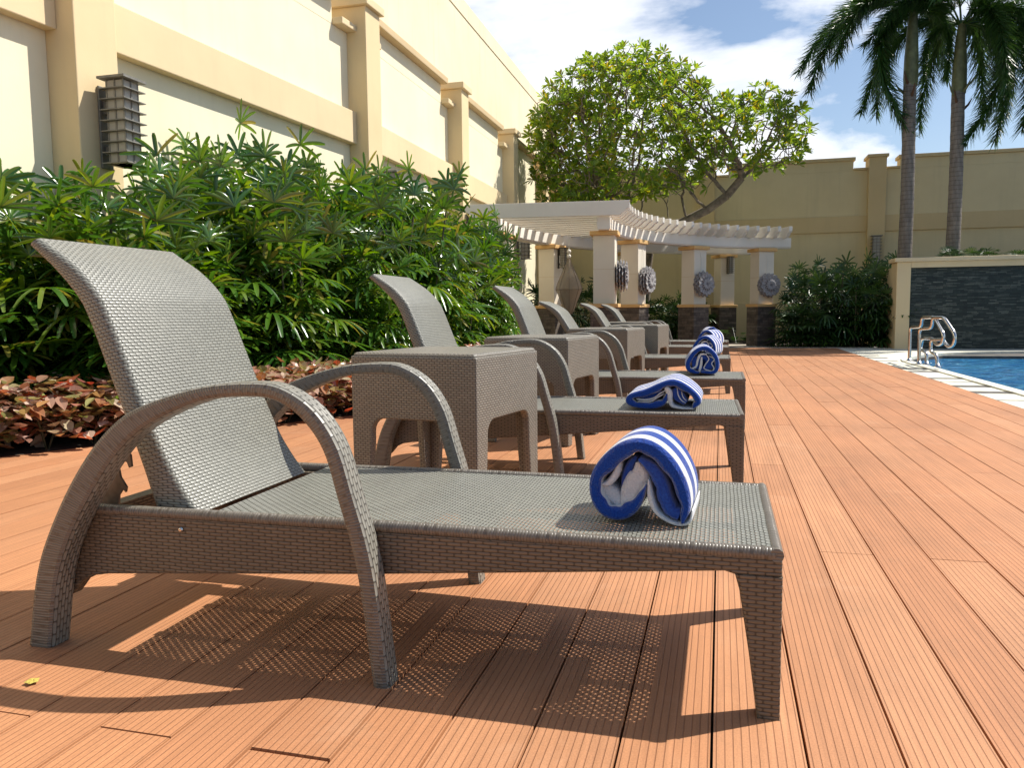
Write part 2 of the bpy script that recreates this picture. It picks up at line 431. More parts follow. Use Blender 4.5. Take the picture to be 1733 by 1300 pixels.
w = bpy.data.worlds.new('World'); SC.world = w; w.use_nodes = True
nt = w.node_tree; nt.nodes.clear()
sky = N(nt, 'ShaderNodeTexSky'); sky.sky_type = 'NISHITA'; sky.sun_disc = False
sky.sun_elevation = el; sky.sun_rotation = az; sky.air_density = 1.0; sky.dust_density = .9; sky.ozone_density = 1.3
bg1 = N(nt, 'ShaderNodeBackground'); bg1.inputs[1].default_value = .098; nt.links.new(sky.outputs[0], bg1.inputs[0])
tc = N(nt, 'ShaderNodeTexCoord').outputs['Generated']
sp = N(nt, 'ShaderNodeSeparateXYZ'); nt.links.new(tc, sp.inputs[0])
zz = math_(nt, 'ADD', math_(nt, 'MAXIMUM', sp.outputs[2], 0.0), .22)
cb = N(nt, 'ShaderNodeCombineXYZ')
nt.links.new(math_(nt, 'DIVIDE', sp.outputs[0], zz), cb.inputs[0]); nt.links.new(math_(nt, 'DIVIDE', sp.outputs[1], zz), cb.inputs[1])
cb.inputs[2].default_value = 3.7
cn = noise(nt, 1.55, 9, .56, cb.outputs[0], .25)
cmask = ramp(nt, cn.outputs[0], [(.465, (0,0,0)), (.535, (.65,.65,.65)), (.62, (1,1,1))])
bg2 = N(nt, 'ShaderNodeBackground'); bg2.inputs[0].default_value = (.93,.95,1,1); bg2.inputs[1].default_value = .92
ahead = ramp(nt, sp.outputs[1], [(.30, (0,0,0)), (.62, (1,1,1))])      # clouds only ahead; the unseen sky behind is left clear to dim ambient light
cmask = math_(nt, 'MULTIPLY', cmask, ahead)
mx = N(nt, 'ShaderNodeMixShader'); nt.links.new(cmask, mx.inputs[0]); nt.links.new(bg1.outputs[0], mx.inputs[1]); nt.links.new(bg2.outputs[0], mx.inputs[2])
wo = N(nt, 'ShaderNodeOutputWorld'); nt.links.new(mx.outputs[0], wo.inputs[0])
SC.view_settings.view_transform = 'Standard'; SC.view_settings.look = 'None'; SC.view_settings.exposure = .45; SC.view_settings.gamma = 1
SC.render.engine = 'CYCLES'
SC.cycles.max_bounces = 8; SC.cycles.transparent_max_bounces = 12; SC.cycles.use_denoising = True

# ------------------------------------------------------------------ ground, deck, pool
b = MB(); b.box((-300,-300,-.6), (300,300,-.35))
kind(b.build('ground', M['ground']), 'structure')

bed = [(-3.68,3.28),(-2.5,5.35),(-2.15,6.5),(-2.0,8.0),(-2.0,16.0)]
def bed_y(x):
    """far end of a board at x (the planting bed cuts the deck on the slant)"""
    if x >= -2.0: return 16.0
    if x <= -3.68: return 3.28+(x+3.68)*1.75
    for (x0,y0),(x1,y1) in zip(bed[:-1], bed[1:]):
        if x0 <= x <= x1 and x1 > x0: return y0+(y1-y0)*(x-x0)/(x1-x0)
    return 16.0
b = MB(); PW = .153
for k in range(-40, 15):
    xa = -.005+k*PW+.0024; xb = xa+PW-.0048
    if xa > 2.13: break
    xb = min(xb, 2.145)
    ya_end, yb_end = bed_y(xa), bed_y(xb)
    off = 1.12 if k % 2 else 2.505
    cuts = [y for y in np.arange(off-2.77*3, 16.5, 2.77)]
    cuts = [-3.0]+[y for y in cuts if y > -2.9]+[99]
    for y0, y1 in zip(cuts[:-1], cuts[1:]):
        g = .0016 if not (k == -5 and abs(y0-1.12) < .01) else .006
        za = -.0006*random.random(); tip = random.uniform(-.0012, .0012)
        a0 = y0+g; e0, e1 = min(y1-.0016, ya_end), min(y1-.0016, yb_end)
        if e0 <= a0+.02 and e1 <= a0+.02: continue
        e0 = max(e0, a0+.01); e1 = max(e1, a0+.01)
        zt0, zt1 = za, za+tip
        v = [(xa,a0,-.025),(xb,a0,-.025),(xb,e1,-.025),(xa,e0,-.025),(xa,a0,zt0),(xb,a0,zt0),(xb,e1,zt1),(xa,e0,zt1)]
        b.add(v, [(0,3,2,1),(4,5,6,7),(0,1,5,4),(1,2,6,5),(2,3,7,6),(3,0,4,7)])
deck = kind(b.build('deck', M['deck']), 'structure')
b = MB(); b.box((-7,-3.2,-.34), (2.15,16.05,-.06)); kind(b.build('deck_base', M['coping_dark']), 'structure')
# planting bed soil
b = MB()
poly = [(-7.0,-2.6),(-3.70,3.28),(-2.52,5.35),(-2.17,6.5),(-2.03,8.0),(-2.03,16.02),(-2.03,21),(-5.2,21),(-7,6)]
b.prism(poly, lambda a, c, t: (a, c, t), -.3, -.012)
kind(b.build('planting_bed', M['soil']), 'structure')
b = MB(); b.box((-2.02,16.06,-.3), (2.9,17.9,-.012)); b.box((-2.02,16.02,-.3), (3.1,16.056,.01))
kind(b.build('terrace_paving', M['paving']), 'structure')
b = MB(); b.box((-2.02,17.91,-.3), (3.05,20.4,-.014)); kind(b.build('rear_soil', M['soil']), 'structure')

# pool coping : pale slabs with dark ones between, bordered by a nosing along the water
b = MB(); y = -3.0; k = 0
cop = MB(); rr = random.Random(5)
while y < 13.9:
    wd = rr.choice([.28,.36,.5,.6]); dk = rr.choice([.05,.10,.16,.22,0])
    cop.box((2.152, y, -.2), (2.44, y+wd-.004, -.004+rr.uniform(0,.002)), m=0)
    if dk:
        # wedge shaped dark insert
        v = [(2.152,y+wd,-.2),(2.44,y+wd,-.2),(2.44,y+wd+dk-.004,-.2),(2.152,y+wd+dk-.004,-.2)]
        v += [(p[0],p[1],-.005) for p in v]
        cop.add(v, [(4,5,6,7),(0,1,5,4),(1,2,6,5),(2,3,7,6),(3,0,4,7)], m=1)
    y += wd+dk
kind(cop.build('pool_coping', [M['coping_stone'], M['coping_dark']]), 'structure')
# nosing follows the rounded corner of the pool
edge = [(2.53,-3.0),(2.53,11.6)]
for a in np.linspace(0, 90, 14):
    edge.append((2.53+2.6*(1-math.cos(R(a))), 11.6+3.2*math.sin(R(a))))
edge.append((16, 14.8))
E = np.array(edge); Tn = np.gradient(E, axis=0); Tn /= np.linalg.norm(Tn, axis=1)[:,None]; Nn = np.stack([Tn[:,1], -Tn[:,0]], 1)  # toward water
def strip(b, o0, o1, z0, z1, m=0):
    P0 = E+Nn*o0; P1 = E+Nn*o1
    rows = [[(*p, z0) for p in P0], [(*p, z1) for p in P0], [(*p, z1) for p in P1], [(*p, z0) for p in P1]]
    b.grid(rows, m=m)
b = MB(); strip(b, -.088, .03, -.2, .012); kind(b.build('pool_nosing', M['coping_stone']), 'structure')
b = MB(); strip(b, -.02, .045, -1.4, -.03); kind(b.build('pool_side', M['coping_tile']), 'structure')
b = MB()
P0 = E+Nn*.04
poly = [tuple(p) for p in P0]+[(16,-3)]
b.face([(x, y_, -.075) for x, y_ in poly][::-1]); kind(b.build('pool_water', M['water']), 'structure')
b = MB(); b.box((2.4,-3,-1.45), (16,15,-1.4)); kind(b.build('pool_floor', M['pool_tile']), 'structure')
# paving behind the pool corner
b = MB()
P1 = E+Nn*(-.09)
pts = [tuple(p) for p in P1[1:]]
poly = [(2.442,11.6)]+[(max(x,2.442), y_) for x, y_ in pts[1:]]+[(16,15.95),(2.152,15.95),(2.152,14.0),(2.442,14.0)]
b.face([(x, y_, -.006) for x, y_ in poly][::-1]); kind(b.build('pool_surround', M['coping_stone']), 'structure')
b = MB(); b.box((2.152,13.99,-.3), (16,15.97,-.03)); kind(b.build('surround_base', M['coping_dark']), 'structure')

# ------------------------------------------------------------------ walls
LWp = [(-3.4,-5.13),(.9,-4.93),(4.86,-4.65),(9.2,-4.30),(12.87,-4.33),(16.3,-4.34),(19.5,-4.36),(20.6,-4.36)]
def lwx(y): return float(np.interp(y, [p[0] for p in LWp], [p[1] for p in LWp]))
wall = thing('boundary_wall', 'long sunlit cream wall with ochre pilasters and bands behind the palm hedge', 'wall', (-4.5,8,0))
inv = Matrix.Translation((4.5,-8,0))
def wbox(b, ya, yb, o0, o1, z0, z1, m=0):
    """piece that follows the wall between ya and yb, from offset o0 to o1 off the band face"""
    xa, xb = lwx(ya), lwx(yb)
    v = [(xa+o0,ya,z0),(xa+o1,ya,z0),(xb+o1,yb,z0),(xb+o0,yb,z0)]; v += [(p[0],p[1],z1) for p in v]
    v = [tuple(inv @ Vector(p)) for p in v]
    b.add(v, [(0,3,2,1),(4,5,6,7),(0,1,5,4),(1,2,6,5),(2,3,7,6),(3,0,4,7)], m=m)
pil = [.9, 5.03, 9.2, 12.87, 16.3, 19.5]; PH = .19
ZT = 4.42
segs = []
prev = -3.4
for p in pil: segs.append((prev, p-PH)); prev = p+PH
segs.append((prev, 20.4))
for i, (ya, yb) in enumerate(segs):
    nL = .32 if i > 0 else 0; nR = .32 if i < len(segs)-1 else 0
    b = MB(); wbox(b, ya, yb, -.42, -.10, -.05, 4.12); wbox(b, ya+nL, yb-nR, -.42, -.10, 4.12, ZT)
    bevel(b.build('wall_panel', M['wall_cream'], wall), .006)
    b = MB(); wbox(b, ya+.0, yb-.0, -.098, 0, 2.80, 3.18); bevel(b.build('wall_band', M['wall_band'], wall), .008)
    b = MB(); wbox(b, ya+.0, yb-.0, -.098, 0, -.05, .92); bevel(b.build('plinth', M['wall_cream'], wall), .008)
    if nR or nL:
        b = MB(); wbox(b, ya+nL-.04, yb-nR+.04, -.46, .02, ZT+.002, ZT+.10, 0); bevel(b.build('coping', M['wall_cap'], wall), .01)
    for side in (0, 1):
        if side == 0 and nL:
            b = MB(); wbox(b, ya, ya+nL-.002, -.46, .03, 4.122, 4.20); bevel(b.build('notch_sill', M['wall_band'], wall), .01)
        if side == 1 and nR:
            b = MB(); wbox(b, yb-nR+.002, yb, -.46, .03, 4.122, 4.20); bevel(b.build('notch_sill', M['wall_band'], wall), .01)
for p in pil:
    b = MB(); wbox(b, p-PH, p+PH, -.42, .15, -.05, 4.42); bevel(b.build('pilaster', M['wall_pilaster'], wall), .008)
    b = MB(); wbox(b, p-PH-.05, p+PH+.05, -.47, .20, 4.421, 4.52); bevel(b.build('pilaster_cap', M['wall_band'], wall), .01)

bw = thing('boundary_wall', 'shaded cream rear wall with notched top behind pergola and palm trunks', 'wall', (1.5,20.5,0))
bp = [-4.2, -.375, 3.515, 7.4, 11.3]
def bbox(b, xa, xb, o0, o1, z0, z1): b.box((xa-1.5, -o1, z0), (xb-1.5, -o0, z1))   # o: outwards (towards -y) from band face y=20.5
prev = None; bs = []
for p in bp:
    if prev is not None: bs.append((prev, p-PH))
    prev = p+PH
bs.append((prev, 14.0))
for i, (xa, xb) in enumerate(bs):
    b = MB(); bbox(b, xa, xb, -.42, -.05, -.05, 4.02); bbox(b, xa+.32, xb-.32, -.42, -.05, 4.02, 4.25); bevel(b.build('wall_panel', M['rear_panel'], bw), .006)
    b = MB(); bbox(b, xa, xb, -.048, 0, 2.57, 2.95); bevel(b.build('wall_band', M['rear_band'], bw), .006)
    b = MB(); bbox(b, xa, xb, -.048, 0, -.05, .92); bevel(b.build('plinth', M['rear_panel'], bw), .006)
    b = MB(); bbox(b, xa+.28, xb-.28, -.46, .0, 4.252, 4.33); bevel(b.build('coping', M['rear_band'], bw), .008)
    for xs in (xa, xb-.318):
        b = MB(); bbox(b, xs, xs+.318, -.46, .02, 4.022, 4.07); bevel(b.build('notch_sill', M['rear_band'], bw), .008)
for p in bp:
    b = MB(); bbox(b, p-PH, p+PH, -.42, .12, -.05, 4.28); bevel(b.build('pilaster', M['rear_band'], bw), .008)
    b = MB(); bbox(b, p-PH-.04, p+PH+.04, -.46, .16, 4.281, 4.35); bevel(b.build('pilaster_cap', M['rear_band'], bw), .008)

# neighbouring building rising above the left wall
nb = thing('building', 'tall cream building side with stained plaster rising above the boundary wall', 'building', (-6,10,0))
b = MB()
pl = [(-3.4,-5.75),(.9,-5.55),(4.9,-5.28),(9.2,-4.98),(13,-5.0),(16,-5.05),(25.5,-5.16)]
rows = []
for z in np.linspace(0, 6.62, 12): rows.append([(x+6, y_-10, z) for y_, x in pl])
b.grid([r for r in rows])
b.grid([[(x+6, y_-10, 6.62) for y_, x in pl], [(-4, y_-10, 6.62) for y_, x in pl]])
b.face([(pl[-1][1]+6, pl[-1][0]-10, 0), (-4, pl[-1][0]-10, 0), (-4, pl[-1][0]-10, 6.62), (pl[-1][1]+6, pl[-1][0]-10, 6.62)])
b.build('wall', M['building_wall'], nb)
b = MB()
for (y0,x0),(y1,x1) in zip(pl[:-1], pl[1:]):
    v = [(x0+6-.3,y0-10,6.624),(x0+6+.015,y0-10,6.624),(x1+6+.015,y1-10,6.624),(x1+6-.3,y1-10,6.624)]; v += [(p[0],p[1],6.95) for p in v]
    b.add(v, [(0,3,2,1),(4,5,6,7),(1,2,6,5),(3,0,4,7)])
b.box((-4,11.19,6.624),(.60,11.21,6.95))
b.build('parapet', M['building_wall'], nb)

# wall lanterns
def wall_lamp(loc, rz, label, s=1.0, dark=False):
    t = thing('wall_lamp', label, 'lamp', loc, rz, 'louvred lamps on pilasters and columns')
    met = M['lamp_dark'] if dark else M['lamp_metal']
    b = MB(); b.box((0,-.055*s,0), (.018*s,.055*s,.60*s)); bevel(b.build('mount_plate', met, t), .004)
    for z0, z1 in ((.40,.50),(.10,.16)):
        b = MB(); b.box((.018*s,-.02*s,z0*s), (.085*s,.02*s,z1*s)); b.build('bracket', met, t)
    b = MB(); b.box((.10*s,-.075*s,.02*s), (.25*s,.075*s,.62*s)); b.build('diffuser', M['lamp_glass'], t)
    for (px, py) in ((.098,-.078),(.098,.067),(.241,-.078),(.241,.067)):
        b = MB(); b.box((px*s,py*s,.015*s), ((px+.012)*s,(py+.012)*s,.625*s)); b.build('corner_post', met, t)
    for sx in (-1, 1):
        b = MB(); b.box((.169*s,(.077*sx-.003)*s,.015*s), (.181*s,(.077*sx+.003)*s,.625*s)); b.build('mullion', met, t)
    b = MB(); b.box((.252*s,-.006*s,.015*s), (.257*s,.006*s,.625*s)); b.build('mullion', met, t)
    for k in range(8):
        z = .02+.0767*k
        b = MB(); b.box((.065*s,-.112*s,(z)*s), (.287*s,.112*s,(z+.007)*s)); b.build('louvre', met, t)
    b = MB(); b.box((.058*s,-.12*s,.628*s), (.295*s,.12*s,.645*s)); b.build('cap_plate', met, t)
    return t
for p, lb in zip(pil[1:], ['large grey louvred lamp on the nearest wall pilaster above the hedge', 'louvred lamp half hidden by hedge tops on the second pilaster along the sunlit wall',
                       'louvred lamp whose cap peeks over the hedge beside the pergola roof end', 'dark louvred lamp at the end of the hedge under the pergola beam', 'louvred lamp behind the pergola near the wall corner']):
    wall_lamp((lwx(p)+.152, p+.03, 1.84), 0, lb)
wall_lamp((3.515-.02, 20.5-.122, 1.80), R(-90), 'small louvred lamp on the rear wall pilaster above the dark bush')

# ------------------------------------------------------------------ pergola (arc round the corner)
PC = (3.3, 12.8)
perg = thing('pergola', 'curved white garden pergola on stone footed columns in the corner', 'pergola', (PC[0],PC[1],0))
def polar(r, th, z, c=(0,0)): return (c[0]+r*math.cos(R(th)), c[1]+r*math.sin(R(th)), z)
inner = [(5.1,182),(5.1,161.6),(5.1,138.7),(5.1,119.2)]
outer = [(6.8,182),(6.8,162),(6.8,140),(6.9,118)]
for r, th in inner+outer:
    ct = bpy.data.objects.new('column', None)
    Mx = Matrix.Translation(polar(r, th, 0)) @ Matrix.Rotation(R(th), 4, 'Z')
    b = MB(); hw = .17
    b.box((-hw,-hw,.86),(hw,hw,1.93), Mx); shaft = bevel(b.build('column', M['column_paint'], perg), .006)
    b = MB(); b.box((-hw-.05,-hw-.05,1.931),(hw+.05,hw+.05,1.999), Mx); bevel(b.build('capital', M['orange_trim'], shaft), .008)
    b = MB(); b.box((-hw-.06,-hw-.06,.80),(hw+.06,hw+.06,.859), Mx); bevel(b.build('base_band', M['orange_trim'], shaft), .008)
    b = MB(); hb = hw+.04
    uvs = []
    v = [(-hb,-hb,-.02),(hb,-hb,-.02),(hb,hb,-.02),(-hb,hb,-.02),(-hb,-hb,.799),(hb,-hb,.799),(hb,hb,.799),(-hb,hb,.799)]
    fs = [(0,1,5,4),(1,2,6,5),(2,3,7,6),(3,0,4,7)]
    for q in range(4): o_ = q*2*hb+r*3+th*.37; uvs.append([(o_,0),(o_+2*hb,0),(o_+2*hb,.82),(o_,.82)])
    b.add([tuple(Mx @ Vector(p)) for p in v], fs, uvs); b.build('stone_base', M['column_stone'], shaft)
    b = MB(); b.box((-hw-.0015,-hw-.0015,1.398),(hw+.0015,hw+.0015,1.402), Mx); b.build('joint_line', M['wall_cap'], shaft)
    bpy.data.objects.remove(ct)
def arc_beam(r, a0, a1, w_, z0, z1, name):
    b = MB(); ths = np.linspace(a0, a1, 44)
    sec = [(r-w_, z0+.03), (r-w_+.02, z0), (r+w_-.02, z0), (r+w_, z0+.03), (r+w_, z1), (r-w_, z1)]
    rows = [[polar(q, t, z) for q, z in sec] for t in ths]
    b.grid(rows, None, True); b.face(rows[0][::-1]); b.face(rows[-1])
    return b.build(name, M['pergola_white'], perg, auto=30)
arc_beam(5.1, 186.5, 112.5, .10, 2.0, 2.215, 'beam'); arc_beam(6.8, 186.5, 112.5, .10, 2.0, 2.215, 'beam')
ang = np.linspace(187, 114.5, 25)
for i, th in enumerate(ang):
    b = MB(); r0, r1 = 4.70, 7.25
    pr = [(r0,2.33),(r0+.02,2.30),(r0+.06,2.285),(r0+.10,2.24),(r0+.16,2.20),(r1-.16,2.20),(r1-.10,2.24),(r1-.06,2.285),(r1-.02,2.30),(r1,2.33),(r1,2.42),(r0,2.42)]
    Mx = Matrix.Rotation(R(th), 4, 'Z')
    b.prism(pr, lambda a, c, t: tuple(Mx @ Vector((a, t, c))), .035, -.035)
    bevel(b.build('rafter', M['pergola_white'], perg), .004)
# lamps on the outer columns
for (r, th), lb in (((6.8,162), 'dark caged lamp on the pergola column beside the hanging lantern'), ((6.9,118), 'dark caged lamp on the rear pergola column between two flower ornaments')):
    px, py, _ = polar(r-.172, th, 0, PC)
    wall_lamp((px, py, 1.56), R(th+180), lb, .60, True)

# flower ornaments hung on the inner columns
def ornament(r, th, z, label):
    px, py, _ = polar(r-.172, th, 0, PC)
    t = thing('flower_ornament', label, 'ornament', (px, py, z), R(th+180), 'felt flower ornaments on pergola columns')
    rr = random.Random(int(th))
    for lay in range(4):                          # stacked rings of petals, the innermost smallest and proudest
        b = MB(); n = 14; R0 = [.245, .265, .255, .235][lay]; x0 = .012+.045*lay
        for k in range(n):
            a = 2*math.pi*(k+.5*(lay % 2))/n+rr.uniform(-.03,.03)
            rin, rout = R0*.42, R0*rr.uniform(.94,1.04); wd = R0*.26
            ca, sa = math.cos(a), math.sin(a)
            def P(u, v_, x): return (x, u*ca-v_*sa, u*sa+v_*ca)
            mid = (rin+rout)*.56
            ring = [P(rin,0,x0), P(mid,-wd,x0+.012), P(rout,0,x0+.02), P(mid,wd,x0+.012)]
            top = [P(rin,0,x0+.02), P(mid,-wd*.9,x0+.034), P(rout,0,x0+.028), P(mid,wd*.9,x0+.034)]
            vv = ring+top+[P(mid*1.02,0,x0+.022)]
            b.add(vv, [(3,2,1,0),(0,1,5,4),(1,2,6,5),(2,3,7,6),(3,0,4,7),(4,5,8),(5,6,8),(6,7,8),(7,4,8)])
        b.build('petal_ring', M['felt_grey'], t)
    b = MB(); b.lathe([(0.001,0),(.13,.0),(.14,.1),(.11,.185),(.001,.19)], n=18)
    b.v = [(z_, x_, y_) for x_, y_, z_ in b.v]
    b.build('core', M['felt_dark'], t, smooth=True)
    b = MB()
    for k in range(14):
        a = 2*math.pi*k/14; ca, sa = math.cos(a), math.sin(a)
        for rr0, rr1, ww in ((.02,.135,.022),):
            q = [(.192, rr0*ca, rr0*sa), (.200, .5*(rr0+rr1)*ca-ww*sa, .5*(rr0+rr1)*sa+ww*ca), (.186, rr1*ca, rr1*sa), (.200, .5*(rr0+rr1)*ca+ww*sa, .5*(rr0+rr1)*sa-ww*ca)]
            b.add(q+[(.172,p[1],p[2]) for p in q], [(3,2,1,0),(0,1,5,4),(1,2,6,5),(2,3,7,6),(3,0,4,7)])
    b.build('rosette', M['felt_grey'], t)
    b = MB(); b.tube([(.02,.0,.22),(.015,.004,.5),(.0,0,.62)], .004, 6); b.build('hanging_cord', M['cord_white'], t)
ornament(*inner[0], 1.30, 'grey flower ornament on the nearest pergola column, seen edge on')
ornament(*inner[1], 1.28, 'grey flower ornament seen at a slant on the second pergola column')
ornament(*inner[2], 1.25, 'grey flower ornament half turned, on the column before the rear caged lamp')
ornament(*inner[3], 1.24, 'bluish grey flower ornament facing forward on the last pergola column')

# hanging lantern
hl = thing('hanging_lantern', 'large fabric lantern of two cones hanging under the pergola rafters', 'lantern', (-2.49,13.2,.68))
b = MB(); prof_lo = [(.012,0),(.05,.03),(.10,.12),(.15,.26),(.19,.36),(.222,.43)]
prof_up = [(.222,.432),(.215,.47),(.18,.57),(.13,.68),(.085,.78),(.05,.86),(.028,.93),(.02,.95)]
b.lathe(prof_lo, n=24); b.build('lower_shade', M['lantern_fabric'], hl, smooth=True)
b = MB(); b.lathe(prof_up, n=24); b.build('upper_shade', M['lantern_fabric'], hl, smooth=True)
b = MB(); b.tube([(.223*math.cos(a), .223*math.sin(a), .431) for a in np.linspace(0, 2*math.pi, 30)], .004, 6); b.build('hoop', M['lantern_wire'], hl)
for k in range(8):
    a = 2*math.pi*k/8+.2
    b = MB(); b.tube([((r+.002)*math.cos(a), (r+.002)*math.sin(a), z) for r, z in prof_lo+prof_up[1:]], .0035, 5); b.build('rib', M['lantern_wire'], hl)
for z in (.99, 1.07):
    b = MB(); b.lathe([(.001,-.038),(.026,-.028),(.038,0),(.026,.028),(.001,.038)], (0,0,z), 12); b.build('bead', M['cord_white'], hl, smooth=True)
b = MB(); b.tube([(0,0,1.1),(0,0,1.53)], .004, 6); b.build('cord', M['cord_white'], hl)

# ------------------------------------------------------------------ water feature wall, planter
wf = thing('water_wall', 'cream framed slate clad wall standing behind the pool', 'wall', (3.1,15.8,0))
b = MB(); b.box((0,0,-.05),(.235,.5,1.58)); bevel(b.build('side_pillar', M['wall_pilaster'], wf), .008)
b = MB(); b.box((.236,0,1.475),(8.5,.5,1.579)); b.build('lintel', M['wall_pilaster'], wf)
b = MB(); b.box((-.05,-.05,1.581),(8.5,.55,1.655)); bevel(b.build('cap', M['wall_band'], wf), .012)
b = MB(); b.box((.236,.07,-.1),(8.5,.45,1.474)); b.build('slate_cladding', M['wall_slate'], wf)
b = MB(); b.box((0,.501,-.05),(.2,4.2,1.5)); b.build('side_wall', M['wall_pilaster'], wf)
b = MB(); b.box((.2,.551,1.2),(8.5,4.2,1.52)); b.build('planter_soil', M['soil'], wf)

# ------------------------------------------------------------------ pool handrails
def handrail(pts, A, C_, label, zfoot=.012):
    """pts: photo points of the tube's centre line, laid on the upright plane through both feet"""
    A = Vector(A); C_ = Vector(C_)
    d = (C_-A).normalized(); n = Vector((-d.y, d.x, 0))
    P = []
    for px, py in pts:
        ry = right*(px-CX)+down*(py-CY)+fwd*F
        t = (A-Vector((0,0,H))).dot(n)/ry.dot(n); P.append(Vector((0,0,H))+ry*t)
    P[0] = Vector((A.x,A.y,zfoot)); P[-1] = Vector((C_.x,C_.y,zfoot))
    # round the corners
    path = []
    for i, p in enumerate(P):
        if i in (0, len(P)-1): path.append(p); continue
        a, c = P[i-1]-p, P[i+1]-p; ra = min(.07, a.length*.42); rc = min(.07, c.length*.42)
        s, e = p+a.normalized()*ra, p+c.normalized()*rc
        for t in np.linspace(0, 1, 6): path.append(s*(1-t)**2+p*2*t*(1-t)+e*t*t)
    t = thing('pool_handrail', label, 'handrail', (A.x,A.y,0), 0, 'pair of bent steel pool handrails')
    b = MB(); b.tube([p-A for p in path], .022, 10); b.build('rail', M['steel'], t, smooth=True)
    for q in (P[0], P[-1]):
        b = MB(); b.lathe([(.045,-.004),(.045,.012),(.03,.022),(.0195,.05),(.001,.05)], (q.x-A.x,q.y-A.y,.004), 14); b.build('flange', M['steel'], t, smooth=True)
def z8(x, y): return (1500+x*.0923, 520+y*.0923)
A1 = unproj(1538.8,612.3,2,0); C1 = unproj(1567.8,618.8,2,0); B1 = unproj(1555.4,617.8,2,0); D1 = unproj(1586.3,622.5,2,0)
handrail([z8(*p) for p in [(420,1000),(440,370),(640,355),(655,190),(870,180),(1050,490),(1035,660),(950,700),(880,640),(850,575),(660,575),(625,770),(740,840),(740,1070)]], A1, C1, 'bent steel handrail at the pool edge, the one standing farther along the coping')
handrail([z8(*p) for p in [(600,1060),(605,400),(830,385),(850,190),(1060,190),(1260,490),(1245,690),(1150,735),(1080,660),(1040,595),(820,600),(810,820),(930,880),(935,1110)]], B1, D1, 'bent steel handrail at the pool edge, the one nearer the loungers')

# ------------------------------------------------------------------ sun loungers
# local: x as world x minus the foot end corner, y from the near rail, z up
def loc(px): return [(x-.113, z) for x, z in px]
bow_out = loc([(-1.500,.0),(-1.470,.155),(-1.429,.26),(-1.356,.384),(-1.272,.485),(-1.185,.544),(-1.038,.590),(-.913,.603),(-.839,.595),(-.769,.553),(-.720,.484),(-.690,.39),(-.650,.237),(-.622,.0)])
bow_in = loc([(-1.436,.0),(-1.408,.155),(-1.371,.25),(-1.305,.355),(-1.230,.448),(-1.150,.510),(-1.020,.562),(-.914,.574),(-.850,.566),(-.795,.530),(-.752,.47),(-.724,.376),(-.688,.237),(-.658,.0)])
bf = loc([(-1.112,.300),(-1.150,.350),(-1.190,.417),(-1.239,.527),(-1.287,.648),(-1.325,.742),(-1.353,.795),(-1.413,.856),(-1.506,.918)])
bb = loc([(-1.224,.300),(-1.240,.345),(-1.258,.400),(-1.305,.530),(-1.345,.637),(-1.380,.730),(-1.410,.785),(-1.466,.846),(-1.530,.900)])
